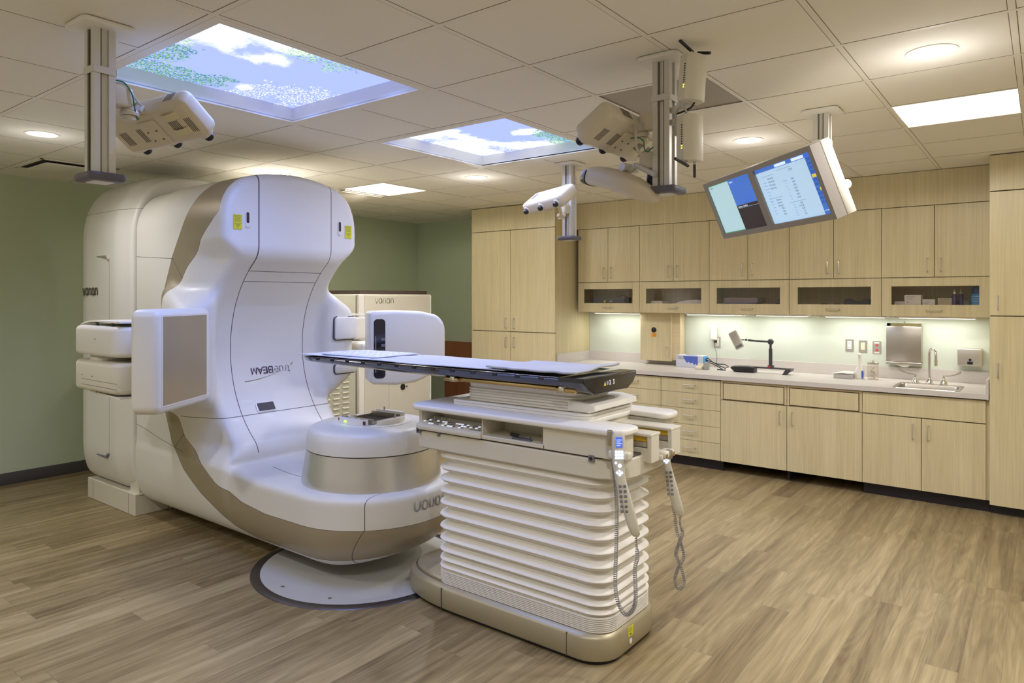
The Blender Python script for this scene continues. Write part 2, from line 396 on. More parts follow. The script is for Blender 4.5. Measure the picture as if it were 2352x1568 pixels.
GL = {
 'v': ([[(0, 1), (.4, 0), (.8, 1)]], .95),
 'a': ([arc(.42, .5, .42, PI*.0, PI*2, 20, .5), [(.84, 1), (.84, 0)]], 1.05),
 'r': ([[(.05, 0), (.05, .55)] + arc(.5, .55, .45, PI, PI*.55, 6)], .62),
 'i': ([[(.05, 0), (.05, 1)]], .32),
 'n': ([[(.05, 0), (.05, .55)] + arc(.45, .55, .4, PI, 0, 12, .45) + [(.85, 0)]], 1.0),
 't': ([[(.3, 1.35), (.3, .35)] + arc(.6, .35, .3, PI, PI*1.45, 5, .35), [(.02, 1), (.6, 1)]], .75),
 'u': ([[(.05, 1), (.05, .4)] + arc(.42, .4, .37, PI, 2*PI, 10, .4) + [(.79, 1), (.79, 0)]], .98),
 'e': ([[(.03, .52), (.85, .52)] + arc(.44, .5, .42, 0, PI*1.72, 18, .5)], 1.0),
 'B': ([[(.05, 0), (.05, 1), (.55, 1)] + arc(.6, .76, .22, PI/2, -PI/2, 8, .24) + [(.3, .52)], [(.3, .52), (.6, .52)] + arc(.62, .26, .25, PI/2, -PI/2, 8, .26) + [(.05, 0)]], 1.05),
 'E': ([[(.8, 1), (.05, 1), (.05, 0), (.8, 0)], [(.3, .5), (.78, .5)]], .82),
 'A': ([[(-.05, 0), (.45, 1), (.95, 0)], [(.3, .36), (.7, .36)]], .95),
 'M': ([[(.05, 0), (.2, 1), (.6, .12), (1.0, 1), (1.15, 0)]], 1.2)}
def word(bm, s, h, sw, mapf, mi=0, th=.0012, x0=0):
    x = x0
    for ch in s:
        st, adv = GL[ch]
        for l in st: ribbon(bm, [(x+px*h*.9, py*h) for px, py in l], sw, mapf, th, mi)
        x += adv*h*.9+h*.12
    return x
def plane_map(M): return lambda u, v, h: M @ Vector((u, v, h))
def text(bm, s, size, M, mi=0, ext=.0006, align='LEFT'):
    c = bpy.data.curves.new('t', 'FONT'); c.body = s; c.size = size; c.extrude = ext; c.align_x = align; c.resolution_u = 2
    o = bpy.data.objects.new('t', c); COL.objects.link(o)
    dg = bpy.context.evaluated_depsgraph_get(); me = bpy.data.meshes.new_from_object(o.evaluated_get(dg))
    me.transform(M)
    n0 = len(bm.faces); bm.from_mesh(me); bm.faces.ensure_lookup_table()
    for f in bm.faces[n0:]: f.material_index = mi
    bpy.data.objects.remove(o); bpy.data.curves.remove(c); bpy.data.meshes.remove(me)
def dup(root, M, label, group=None):
    def cp(o, par):
        c = o.copy(); COL.objects.link(c); c.parent = par
        for ch in o.children: cp(ch, c)
        return c
    r = cp(root, None); r.matrix_world = M; r['label'] = label
    if group: r['group'] = group
    return r

# ------------------------------------------------------------------ implicit surfaces (smooth moulded covers)
def smax(a, b, k):
    h = np.maximum(k-np.abs(a-b), 0)/k; return np.maximum(a, b)+h*h*k*.25
def smin(a, b, k): return -smax(-a, -b, k)
def sstep(a, b, x): t = np.clip((x-a)/(b-a), 0, 1); return t*t*(3-2*t)
def surface(f, lo, hi, s):
    """surface nets: mesh of f=0 inside a box, vertices pulled onto the surface"""
    ax = [np.arange(lo[i]-s*1.5, hi[i]+s*2.5, s) for i in range(3)]
    G = f(*np.meshgrid(*ax, indexing='ij')).astype(np.float32)
    S = G < 0; nx, ny, nz = G.shape
    c = np.zeros((nx-1, ny-1, nz-1), np.int8)
    for i in (0, 1):
        for j in (0, 1):
            for k in (0, 1): c += S[i:nx-1+i, j:ny-1+j, k:nz-1+k]
    act = (c > 0) & (c < 8); idx = -np.ones(act.shape, np.int64); cells = np.argwhere(act); idx[act] = np.arange(len(cells))
    acc = np.zeros((len(cells), 3)); cnt = np.zeros(len(cells))
    I, J, K = cells.T
    corners = [(i, j, k) for i in (0, 1) for j in (0, 1) for k in (0, 1)]
    for a in corners:
        for d in range(3):
            if a[d] == 0:
                b = list(a); b[d] = 1
                ga = G[I+a[0], J+a[1], K+a[2]]; gb = G[I+b[0], J+b[1], K+b[2]]
                cr = (ga < 0) != (gb < 0); t = np.where(cr, ga/np.where(ga == gb, 1, ga-gb), 0)
                p = np.array(a, float)[None, :].repeat(len(cells), 0); p[:, d] += t
                acc += p*cr[:, None]; cnt += cr
    V = (cells+acc/cnt[:, None])*s+np.array([a[0] for a in ax])
    quads = []
    for d in range(3):
        e1, e2 = [x for x in range(3) if x != d]
        sl = [slice(1, -1)]*3; sl[d] = slice(0, -1)
        a = S[tuple(sl)]; sl2 = list(sl); sl2[d] = slice(1, None); b = S[tuple(sl2)]
        E_ = np.argwhere(a != b); st = a[a != b]
        off = np.ones(3, int); off[d] = 0; E_ = E_+off
        def at(o1, o2):
            q = E_.copy(); q[:, e1] += o1; q[:, e2] += o2; return idx[q[:, 0], q[:, 1], q[:, 2]]
        q = np.stack([at(-1, -1), at(0, -1), at(0, 0), at(-1, 0)], 1)
        flip = st if d != 1 else ~st
        q[~flip] = q[~flip][:, ::-1]; quads.append(q)
    Q = np.concatenate(quads); T = np.concatenate([Q[:, [0, 1, 2]], Q[:, [0, 2, 3]]])
    for _ in range(3):
        g, n = grad(f, V); V = V-n*np.clip(g, -s, s)[:, None]
    return V, T
def grad(f, V, e=1e-4):
    X, Y, Z = V.T; g = f(X, Y, Z)
    n = np.stack([f(X+e, Y, Z)-f(X-e, Y, Z), f(X, Y+e, Z)-f(X, Y-e, Z), f(X, Y, Z+e)-f(X, Y, Z-e)], 1)/(2*e)
    l = np.linalg.norm(n, axis=1, keepdims=True)+1e-9
    return g/l[:, 0], n/l
def split(V, T, L, g):
    """cut the triangles along g=0; returns V,T,labels and the side of every triangle"""
    g = np.where(np.abs(g) < 1e-7, 1e-7, g); s = g[T] > 0; c = s.sum(1)
    keep = (c == 0) | (c == 3); cr = ~keep
    t = T[cr]; sc = s[cr]; cc = c[cr]; lab = L[cr]
    lone = np.where(cc == 1, np.argmax(sc, 1), np.argmin(sc, 1))
    ar = np.arange(len(t)); a = t[ar, lone]; b = t[ar, (lone+1) % 3]; d = t[ar, (lone+2) % 3]
    def pts(p, q):
        lo = np.minimum(p, q); hi = np.maximum(p, q); key = lo*np.int64(len(V)*4+7)+hi
        return key, lo, hi
    k1, l1, h1 = pts(a, b); k2, l2, h2 = pts(a, d)
    ks, first, inv = np.unique(np.concatenate([k1, k2]), return_index=True, return_inverse=True)
    lo = np.concatenate([l1, l2])[first]; hi = np.concatenate([h1, h2])[first]
    tt = g[lo]/(g[lo]-g[hi]); NV = V[lo]+(V[hi]-V[lo])*tt[:, None]
    i1 = inv[:len(t)]+len(V); i2 = inv[len(t):]+len(V)
    T2 = np.concatenate([T[keep], np.stack([a, i1, i2], 1), np.stack([i1, b, d], 1), np.stack([i1, d, i2], 1)])
    L2 = np.concatenate([L[keep], lab, lab, lab]); pos = cc == 1
    side = np.concatenate([c[keep] == 3, pos, ~pos, ~pos])
    return np.concatenate([V, NV]), T2, L2, side
def polysd(P, x, y):
    """signed distance to a closed polygon, negative inside"""
    d = np.full(x.shape, 1e9); ins = np.zeros(x.shape, bool); n = len(P)
    for i in range(n):
        ax_, ay = P[i]; bx, by = P[(i+1) % n]; ex, ey = bx-ax_, by-ay; wx, wy = x-ax_, y-ay
        t = np.clip((wx*ex+wy*ey)/(ex*ex+ey*ey+1e-12), 0, 1); d = np.minimum(d, np.hypot(wx-t*ex, wy-t*ey))
        c = ((ay > y) != (by > y)) & (x < (bx-ax_)*(y-ay)/(by-ay+1e-12)+ax_); ins ^= c
    return np.where(ins, -d, d)
def part_mesh(name, V, T, f, slots, parent, mats):
    used, inv = np.unique(T, return_inverse=True); v = V[used]; t = inv.reshape(-1, 3)
    me = bpy.data.meshes.new(name); me.vertices.add(len(v)); me.vertices.foreach_set('co', v.astype(np.float32).ravel())
    me.loops.add(len(t)*3); me.loops.foreach_set('vertex_index', t.astype(np.int32).ravel())
    me.polygons.add(len(t)); me.polygons.foreach_set('loop_start', (np.arange(len(t))*3).astype(np.int32))
    me.polygons.foreach_set('loop_total', np.full(len(t), 3, np.int32))
    me.polygons.foreach_set('material_index', slots.astype(np.int32)); me.polygons.foreach_set('use_smooth', np.ones(len(t), bool))
    me.update(calc_edges=True)
    n = grad(f, v)[1]
    me.normals_split_custom_set_from_vertices(n.astype(np.float32))
    o = bpy.data.objects.new(name, me); COL.objects.link(o); o.parent = parent
    for m in mats: me.materials.append(m)
    o.matrix_parent_inverse = root_matrix(parent).inverted()
    return o

# ================================================================== ROOM
T = .6096; GX, GY = -2.538, 1.413              # ceiling grid origin
def gx(j): return GX-j*T
def gy(i): return GY+i*T
struct('floor', box(B(), XL-.1, XR+.1, YF-.1, YB+.1, -.1, 0), mat_floor())
struct('wall_left', box(B(), XL-.1, XL, YF, YB, 0, CEIL+.2), M_GREEN)
struct('wall_back', box(B(), XL-.1, XR+.1, YB, YB+.1, 0, CEIL+.2), M_GREEN)
struct('wall_right', box(B(), XR, XR+.1, YF, YB, 0, CEIL+.2), mat('offwhite_paint', (228, 226, 208), .8))
struct('wall_front', box(B(), XL-.1, XR+.1, YF-.1, YF, 0, CEIL+.2), mat('offwhite_paint', (196, 190, 168), .8))
struct('baseboard_left', box(B(), XL, XL+.012, YF, YB, 0, .105, .003), M_BASE)
struct('baseboard_back', box(B(), XL+.012, -5.61, YB-.012, YB, 0, .105, .003), M_BASE)
# ceiling with openings
HOLES = {}   # (i,j) tile index -> skip ; tile spans gy(i)..gy(i+1), gx(j)..gx(j+1)
for i, j in ((0, 0), (1, 0), (0, 1), (1, 1), (3, 0), (4, 0), (3, 1), (4, 1)): HOLES[(i, j)] = 'sky'
HOLES[(5, -4)] = 'trof'; HOLES[(5, 4)] = 'trof'
HOLES[(3, -2)] = 'vent'
bm = B()
i0, i1 = math.floor((YF-GY)/T), math.ceil((YB-GY)/T); j0, j1 = math.floor((GX-XR)/T), math.ceil((GX-XL)/T)
for i in range(i0, i1):
    for j in range(j0, j1):
        if (i, j) in HOLES: continue
        ya, yb = max(gy(i), YF), min(gy(i+1), YB); xa, xb = max(gx(j+1), XL), min(gx(j), XR)
        if yb-ya < .01 or xb-xa < .01: continue
        box(bm, xa, xb, ya, yb, CEIL, CEIL+.016)
struct('ceiling', bm, M_CEIL)
bm = B()
def bar(x0, x1, y0, y1):
    box(bm, x0, x1, y0, y1, CEIL-.0015-(.0004 if x1-x0 > y1-y0 else 0), CEIL+.004)
SKYH = [(-.6, 0, 1.5)]
for j in range(j0, j1+1):
    x = gx(j)
    if not (XL < x < XR): continue
    segs = [(YF, YB)]
    if j == 1: segs = [(YF, gy(0)), (gy(2), gy(3)), (gy(5), YB)]
    for a, b in segs: bar(x-.012, x+.012, a, b)
for i in range(i0, i1+1):
    y = gy(i)
    if not (YF < y < YB): continue
    segs = [(XL, XR)]
    if i in (1, 4): segs = [(XL, gx(2)), (gx(0), XR)]
    for a, b in segs: bar(a, b, y-.012, y+.012)
bar(XL, XL+.02, YF, YB); bar(XL, XR, YB-.02, YB)
struct('trim_1', bm, M_GRID)
# dark strips beside the grid bars, painting in the shade at tile edges
bm = B()
for j in range(j0, j1+1):
    x = gx(j)
    if XL < x < XR:
        for a, b in ([(YF, YB)] if j != 1 else [(YF, gy(0)), (gy(2), gy(3)), (gy(5), YB)]):
            box(bm, x-.0148, x-.012, a, b, CEIL-.0006, CEIL+.002); box(bm, x+.012, x+.0148, a, b, CEIL-.0006, CEIL+.002)
for i in range(i0, i1+1):
    y = gy(i)
    if YF < y < YB:
        for a, b in ([(XL, XR)] if i not in (1, 4) else [(XL, gx(2)), (gx(0), XR)]):
            box(bm, a, b, y-.0148, y-.012, CEIL-.0006, CEIL+.002); box(bm, a, b, y+.012, y+.0148, CEIL-.0006, CEIL+.002)
struct('trim_2', bm, mat('reveal_shadow_gap', (128, 114, 92), .9))

# ---- backlit sky panels
def light(name, kind, loc, power, color, parent, size=.05, spot=None, sx=None, sy=None, rot=(0, 0, 0)):
    l = bpy.data.lights.new(name, kind); l.energy = power; l.color = color
    if kind == 'SPOT': l.spot_size = spot; l.spot_blend = .9; l.shadow_soft_size = size
    if kind == 'AREA': l.shape = 'RECTANGLE'; l.size = sx; l.size_y = sy
    if kind == 'POINT': l.shadow_soft_size = size
    o = bpy.data.objects.new(name, l); COL.objects.link(o); o.parent = parent
    o.matrix_parent_inverse = root_matrix(parent).inverted(); o.location = loc; o.rotation_euler = rot
    return o
SKYC = [(.26, .44, 1.30), (.52, .58, 1.0)]
def sky_panel(i, j, kind, label):
    cx, cy = gx(j+1), gy(i+1)
    t = thing('sky_light_panel', label, 'ceiling light', (cx, cy, CEIL), group='backlit sky panels in the ceiling')
    a = T-.012; q = .045; h = .085
    bm = B()
    for x0, x1, y0, y1 in ((-a, a, -a, -a+q), (-a, a, a-q, a), (-a, -a+q, -a+q, a-q), (a-q, a, -a+q, a-q)):
        box(bm, cx+x0, cx+x1, cy+y0, cy+y1, CEIL-.004, CEIL+.012, .001, 1)
    obj('frame', bm, M_GRID, t)
    bm = B(); e = a-q
    for x0, x1, y0, y1 in ((-e-.01, e+.01, -e-.01, -e), (-e-.01, e+.01, e, e+.01), (-e-.01, -e, -e, e), (e, e+.01, -e, e)):
        box(bm, cx+x0, cx+x1, cy+y0, cy+y1, CEIL+.004, CEIL+h)
    obj('reveal', bm, mat('reveal_white', (232, 232, 232), .6), t)
    bm = B(); box(bm, -e-.008, e+.008, -e-.008, e+.008, h, h+.01)
    obj('sky_print', bm, mat_sky('sky_print_%d' % kind, 3.1+kind*5.7, kind), t, local=True)
    for a in (-.36, 0, .36):
        for b in (-.36, 0, .36): light('lamp', 'SPOT', (cx+a, cy+b, CEIL+.06), E_SKYL, SKYC[kind], t, 0., math.radians(165))
sky_panel(0, 0, 0, 'large backlit sky picture with leafy branches, nearest the camera above the gantry')
sky_panel(3, 0, 1, 'smaller looking backlit sky picture with white blossom, farther away near the centre')

# ---- downlights
M_LENS = mat('downlight_lens', (255, 243, 216), .5, emit=E_DISC)
WARM = (1.0, .99, 1.04)
def downlight(x, y, label, k=1.):
    t = thing('downlight', label, 'ceiling light', (x, y, CEIL), group='round downlights')
    obj('trim_ring', lathe(B(), [(.088, -.003), (.102, -.004), (.104, .0), (.088, .002)], (x, y, CEIL), 40), M_GRID, t)
    obj('lens', lathe(B(), [(0, -.001), (.089, -.001), (.089, .004), (0, .004)], (x, y, CEIL), 40), M_LENS, t)
    light('lamp', 'SPOT', (x, y, CEIL-.012), E_DOWN*k, WARM, t, .07, math.radians(150))
    light('ceiling_fill', 'POINT', (x, y, CEIL-.20), E_FILL*k, WARM, t, 0.)  # added fill hanging free under the lens, lights the ceiling around it
downlight(-5.30, 1.75, 'round downlight over the left side of the room, above the green wall', .5)
downlight(-.40, 3.57, 'largest looking round downlight at the upper right of the photo')
downlight(-1.63, 4.80, 'round downlight between the monitor and the wireless access points', .8)
downlight(-4.08, 4.77, 'round downlight below the smaller sky picture')
downlight(-5.33, 3.57, 'round downlight half hidden behind the top of the gantry', .6)
for x, y in ((-.40, 1.15), (-1.63, -.05), (-4.08, -.05), (.83, 2.9), (-5.90, -.60)):  # unseen downlights, added to light floor, walls and stand from behind
    downlight(x, y, 'added unseen round downlight in the ceiling near the camera', 1.08)

# ---- troffers
M_TLENS = mat('troffer_lens', (255, 248, 232), .5, emit=E_TROF)
def troffer(i, j, label):
    x0, x1, y0, y1 = gx(j+1)+.012, gx(j)-.012, gy(i)+.012, gy(i+1)-.012
    t = thing('recessed_troffer', label, 'ceiling light', ((x0+x1)/2, (y0+y1)/2, CEIL), group='square recessed troffers')
    bm = B(); z1 = CEIL+.09
    ym0, ym1 = y0+.10, y1-.22
    # open tray: two curved reflector wings, end plates
    for ya, yb in ((y0, ym0), (y1, ym1)):
        s = [[(x0, ya+(yb-ya)*f, CEIL+.09*math.sin(f*PI/2)), (x1, ya+(yb-ya)*f, CEIL+.09*math.sin(f*PI/2)), (x1, ya+(yb-ya)*f, CEIL+.012+.09*math.sin(f*PI/2)), (x0, ya+(yb-ya)*f, CEIL+.012+.09*math.sin(f*PI/2))] for f in (0, .15, .35, .6, 1)]
        loft(bm, s)
    box(bm, x0-.008, x0, y0, y1, CEIL, z1+.01); box(bm, x1, x1+.008, y0, y1, CEIL, z1+.01)
    obj('reflector', bm, mat('reflector_white', (244, 242, 234), .5), t)
    obj('lens', box(B(), x0, x1, ym0, ym1, z1-.006, z1+.004), M_TLENS, t)
    for f in (-.15, .15): light('lamp', 'POINT', ((x0+x1)/2+f, (ym0+ym1)/2, z1-.04), 4.5, (1, .98, .96), t, .03)
troffer(5, -4, 'square recessed troffer at the right edge above the tall maple cabinet')
troffer(5, 4, 'square recessed troffer glowing just behind the gantry top')

# ---- perforated return grille and square diffusers
x0, x1, y0, y1 = gx(-1)+.012, gx(-2)-.012, gy(3)+.012, gy(4)-.012
t = thing('ceiling_return_grille', 'grey perforated square ceiling grille behind the wireless access points', 'vent', ((x0+x1)/2, (y0+y1)/2, CEIL))
m = mat('perforated_metal', (170, 160, 142), .6, noise=.25, scale=420)
obj('perforated_panel', box(B(), x0, x1, y0, y1, CEIL+.004, CEIL+.014), m, t)
def plaque(i, j, label):
    x0, x1, y0, y1 = gx(j+1)+.012, gx(j)-.012, gy(i)+.012, gy(i+1)-.012; cx, cy = (x0+x1)/2, (y0+y1)/2
    t = thing('plaque_diffuser', label, 'vent', (cx, cy, CEIL), group='square plaque air diffusers')
    bm = B(); 
    for a, b, c, d in ((x0, x1, y0, y0+.03), (x0, x1, y1-.03, y1), (x0, x0+.03, y0, y1), (x1-.03, x1, y0, y1)): box(bm, a, b, c, d, CEIL-.006, CEIL-.0005, .001, 1)
    obj('frame', bm, M_GRID, t)
    bm = B(); box(bm, x0+.03, x1-.03, y0+.03, y1-.03, CEIL-.003, CEIL-.001); obj('dark_throat', bm, mat('vent_throat', (60, 54, 46), .9), t)
    bm = B(); prism(bm, rrect(x0+.062, x1-.062, y0+.062, y1-.062, .04), CEIL-.028, CEIL-.014, 'xy', .006); obj('plaque', bm, M_GRID, t)
plaque(1, 6, 'square plaque air diffuser near the left wall behind the nearest ceiling column')
def sprinkler(px, py, label):
    p = aZ(px, py, CEIL)
    obj('sprinkler_cover', lathe(B(), [(0, -.012), (.036, -.012), (.042, -.008), (.042, -.0005), (0, -.0005)], p, 28), M_GRID, label=label, cat='sprinkler', group='concealed sprinkler covers')
sprinkler(330, 409, 'flat round sprinkler cover in the ceiling beside the end of the nearest column')
sprinkler(908, 485, 'flat round sprinkler cover near the far green corner')
# old style wall-mounted looking cover plate hanging below the ceiling behind the gantry
c = aZ(850, 463, CEIL-.04)
t = thing('ceiling_diffuser', 'curved white ceiling diffuser lit from above right of the gantry top', 'vent', (-5.9, 4.15, CEIL))
x0, x1, y0, y1 = gx(6)+.012, gx(5)-.012, gy(5)+.012, gy(6)-.012; cx, cy = (x0+x1)/2, (y0+y1)/2
t.location = (cx, cy, CEIL)
bm = B()
for a, b, c_, d in ((x0, x1, y0, y0+.04), (x0, x1, y1-.04, y1), (x0, x0+.04, y0, y1), (x1-.04, x1, y0, y1)): box(bm, a, b, c_, d, CEIL-.010, CEIL-.0005, .002, 1)
obj('frame', bm, M_GRID, t)
obj('dark_throat', box(B(), x0+.04, x1-.04, y0+.04, y1-.04, CEIL-.004, CEIL-.001), mat('vent_throat', (60, 54, 46), .9), t)
def dish(u, v):
    r2 = u*u+v*v; return CEIL-.018-.055*max(0., 1-r2)
bm = B(); n = 16; g_ = [[bm.verts.new((cx+(u/n-.5)*2*.26, cy+(v/n-.5)*2*.26, dish((u/n-.5)*2, (v/n-.5)*2))) for v in range(n+1)] for u in range(n+1)]
for u in range(n):
    for v in range(n): bm.faces.new((g_[u][v], g_[u+1][v], g_[u+1][v+1], g_[u][v+1]))
r = bmesh.ops.extrude_face_region(bm, geom=bm.faces[:]); bmesh.ops.translate(bm, vec=(0, 0, .01), verts=[v for v in r['geom'] if isinstance(v, bmesh.types.BMVert)])
obj('curved_plaque', bm, M_GRID, t)

# ================================================================== LINEAR ACCELERATOR
IX, IY, IZ = -3.38, 2.94, 1.295
lin = thing('linear_accelerator', 'large white and taupe radiotherapy gantry with its head turned to the bottom', 'medical machine', (-4.9, IY, 0))
BX = -3.77; BR = .756                      # concave front: centre and radius
def bore(X, Z):
    return np.where(X < BX, np.hypot(X-BX, Z-IZ), np.abs(Z-IZ))-BR
def f_gantry(X, Y, Z):
    v = np.abs(Y-IY); w = Z-IZ; aw = np.abs(w)
    hw = .545 - .014*sstep(-5.0, -5.3, X) - .092*sstep(-4.68, -4.36, X)*sstep(.76, .61, aw)
    out = smax(np.hypot(v, w)-1.222+.02*sstep(-5.0, -5.3, X), v-hw, .21)
    out = smax(out, -(X+5.44), .03)
    top = smax(out, X+4.175, .065)
    fr = -3.40
    plan = np.hypot(np.maximum(X-fr, 0)/1.02, v)-.525
    armb = smax(plan, -(w+1.212)+.09*sstep(-3.3, -2.8, X), .24)
    arm = smax(armb, w+.745, .05); arm = smax(arm, -(X+5.44), .03)
    body = smin(top, arm, .04)
    # shoulders that carry the imaging arms
    hh = .440-.66*(v-.43)+.26*np.clip(-4.42-X, 0, .5)
    body = smax(body, -bore(X, Z), .065)
    wing = smax(smax(v-.715+.22*np.maximum(0, -4.45-X), aw-hh, .06), np.abs(X+4.66-.05*aw)-.262, .10)
    wing = smax(wing, .44-v, .10)
    return smin(body, wing, .05)
V_, T_ = surface(f_gantry, (-5.46, IY-.82, .07), (-2.84, IY+.82, 2.53), .017)
L_ = np.zeros(len(T_), int)
BAND = [(-4.245, 2.7), (-4.245, 2.22), (-4.40, 2.10), (-4.53, 1.985), (-4.64, 1.87), (-4.72, 1.77), (-4.79, 1.66), (-4.86, 1.5), (-4.86, 1.1), (-4.78, .86), (-4.67, .70), (-4.51, .576), (-4.28, .449), (-4.0, .368), (-3.75, .342), (-3.4, .345), (-2.7, .345),
        (-2.7, .165), (-3.4, .152), (-3.9, .148), (-4.12, .19), (-4.3, .275), (-4.465, .348), (-4.687, .479), (-4.85, .64), (-4.95, .846), (-5.0, 1.1), (-5.0, 1.5), (-4.98, 1.68), (-4.85, 1.94), (-4.68, 2.18), (-4.587, 2.32), (-4.50, 2.45), (-4.40, 2.7)]
fields = {
 'band': lambda V: polysd(BAND, V[:, 0], V[:, 2]),
 'panel': lambda V: np.abs(V[:, 1]-IY)-.296,
 'front': lambda V: np.maximum(np.minimum(bore(V[:, 0], V[:, 2])-.035, np.where(V[:, 2] > 1.88, -(V[:, 0]+4.23), 9.)), -(V[:, 0]+4.60)),
 'seam1': lambda V: V[:, 2]-1.765,
 'seam2': lambda V: V[:, 2]-.84-.0*V[:, 0],
 'seam3': lambda V: V[:, 2]-.355,
 'lobe': lambda V: V[:, 2]-1.835}
SW = .0014
def mark(name, cond=None, wdt=SW):
    """engrave a dark joint along a field's zero line"""
    global V_, T_, L_, D_
    for s in (-wdt, wdt):
        V2, T2, L2, sd = split(V_, T_, np.arange(len(T_)), fields[name](V_)+s)
        D_ = D_[L2]; L_ = L_[L2]; V_, T_ = V2, T2
    C = V_[T_].mean(1); hit = np.abs(fields[name](C)) < wdt
    if cond is not None: hit &= cond(C)
    D_[hit] = 1
D_ = np.zeros(len(T_), int)
isfront = lambda C: fields['front'](C) < 0
mark('band'); 
mark('panel', lambda C: isfront(C) & (C[:, 0] < -3.60), .0028)
fields['lgroove'] = lambda V: V[:, 1]-IY+.296
mark('lgroove', lambda C: isfront(C) & (C[:, 2] > 1.84), .0045)
mark('seam1', lambda C: isfront(C) & (np.abs(C[:, 1]-IY) < .296), .0018)
mark('lobe', lambda C: isfront(C) & (np.abs(C[:, 1]-IY) < .296), .0018)
mark('seam2', lambda C: (C[:, 0] > -4.72), .0020)
fields['rear1'] = lambda V: V[:, 2]-1.96+.06*(V[:, 0]+5.4); fields['rear2'] = lambda V: V[:, 2]-.70+.15*(V[:, 0]+5.4)
mark('rear1', lambda C: (C[:, 0] < -4.83) & (np.abs(C[:, 1]-IY) > .3), .0018); mark('rear2', lambda C: (C[:, 0] < -4.7) & (np.abs(C[:, 1]-IY) > .3), .0018)
fields['slash1'] = lambda V: (V[:, 2]-1.955)+1.05*(V[:, 0]+4.87)
mark('slash1', lambda C: (fields['band'](C) < 0) & (C[:, 2] > 1.7), .003)
fields['slash2'] = lambda V: (V[:, 2]-.62)-.85*(V[:, 0]+4.80)
mark('slash2', lambda C: (fields['band'](C) < 0) & (C[:, 2] < .9) & (C[:, 0] < -4.5), .003)
fields['nose'] = lambda V: (V[:, 0]+3.02)-.55*np.maximum(0, .35-V[:, 2])*-1
mark('nose', lambda C: (C[:, 2] < .53) & (C[:, 1] < IY-.05), .0018)
fields['skirt'] = lambda V: V[:, 2]-.118
C = V_[T_].mean(1)
band = fields['band'](C) < 0; fr = isfront(C); pn = np.abs(C[:, 1]-IY) < .296
lab = np.where(band, 1, 0)
lab[(~band) & fr & pn & (C[:, 2] > 1.835)] = 2
lab[(~band) & fr & pn & (C[:, 2] <= 1.835) & (C[:, 2] > .84)] = 3
lab[(~band) & fr & pn & (C[:, 2] <= .84)] = 4
rear = (~band) & (lab == 0) & ((C[:, 0] < -4.9) | ((C[:, 0] < np.interp(C[:, 2], [.07, .13, .28, .35, .48, .64, .85, 1.1, 1.5, 1.68, 1.94, 2.18, 2.32, 2.45, 2.6], [-3.9, -4.0, -4.3, -4.465, -4.687, -4.85, -4.95, -5, -5, -4.98, -4.85, -4.68, -4.587, -4.5, -4.42]))))
lab[rear] = 5
for k, (nm, mt) in enumerate((('front_cover', M_WHITE), ('accent_band', M_TAUPE), ('counterweight_cover', M_WHITE), ('centre_panel', M_WHITE), ('arm_top_panel', M_WHITE), ('drum_cover', M_WHITE))):
    s = lab == k
    o = part_mesh(nm, V_, T_[s], f_gantry, D_[s], lin, [mt, M_SEAM])
    if k == 1: o['label'] = 'taupe metallic band wrapping the gantry side'

# head (collimator) on the arm
hx, hy = IX, IY
obj('head_ring', lathe(B(), [(.434, .50), (.432, .545), (.424, .60), (.402, .725), (0, .725)], (hx, hy, 0), 72), M_SATIN, lin, label='satin metallic ring of the head')
obj('head_cover', lathe(B(), [(0, .731), (.404, .731), (.402, .80), (.390, .835), (.376, .853), (.350, .864), (.30, .870), (.245, .872), (.245, .868), (0, .868)], (hx, hy, 0), 72), M_WHITE, lin)
obj('collimator_ring', lathe(B(), [(0, .868), (.245, .868), (.245, .876), (.238, .878), (0, .878)], (hx, hy, 0), 64), M_PLASTW, lin)
HM = Matrix.Translation((hx, hy, 0)) @ Matrix.Rotation(math.radians(4), 4, 'Z')
bm = B()
def segplate(a0, a1, r0, z0, z1, flat):
    """a plate bounded by an arc and a straight inner edge"""
    pts = [(r0*math.cos(a0+(a1-a0)*i/14), r0*math.sin(a0+(a1-a0)*i/14)) for i in range(15)]
    prism(bm, pts, z0, z1, 'xy', .002, 1, M=HM)
segplate(math.radians(-128), math.radians(-52), .205, .878, .915, 0)
segplate(math.radians(52), math.radians(128), .205, .878, .915, 0)
segplate(math.radians(-38), math.radians(38), .205, .878, .905, 0)
segplate(math.radians(142), math.radians(218), .205, .878, .890, 0)
obj('accessory_plates', bm, M_PLASTW, lin)
bm = B(); box(bm, -.115, .115, -.115, .115, .872, .8795, M=HM); obj('jaw_well', bm, mat('jaw_dark', (46, 40, 40), .35, metal=.6), lin)
bm = B()
for s in (-1, 1):
    box(bm, -.125, .13, s*.122-.008, s*.122+.008, .880, .910, .002, 1, M=HM); box(bm, s*.122-.006, s*.122+.006, -.12, .12, .879, .898, .002, 1, M=HM)
obj('accessory_rails', bm, M_STEEL, lin)
bm = B()
for x, y in ((.03, -.17), (-.06, .17), (.165, .03)): obj('locking_pin', lathe(B(), [(0, .905), (.006, .905), (.006, .935), (0, .937)], (x, y, 0), 12, M=HM), M_STEEL, lin)
for x, y, z, r in ((-.175, 0, .889, .017), (.08, -.165, .914, .017), (-.09, -.15, .914, .020)): obj('screw_cap', lathe(B(), [(0, z), (r, z), (r, z+.004), (0, z+.004)], (x, y, 0), 20, M=HM), M_STEEL, lin)
bm = B(); lathe(bm, [(0, -.01), (.011, -.01), (.013, 0), (.011, .01), (0, .012)], (0, 0, 0), 16, M=HM @ Matrix.Translation((-.12, -.155, .897)) @ Matrix.Rotation(PI/2, 4, 'Y')); obj('release_knob', bm, mat('dark_red', (120, 34, 26), .4), lin)
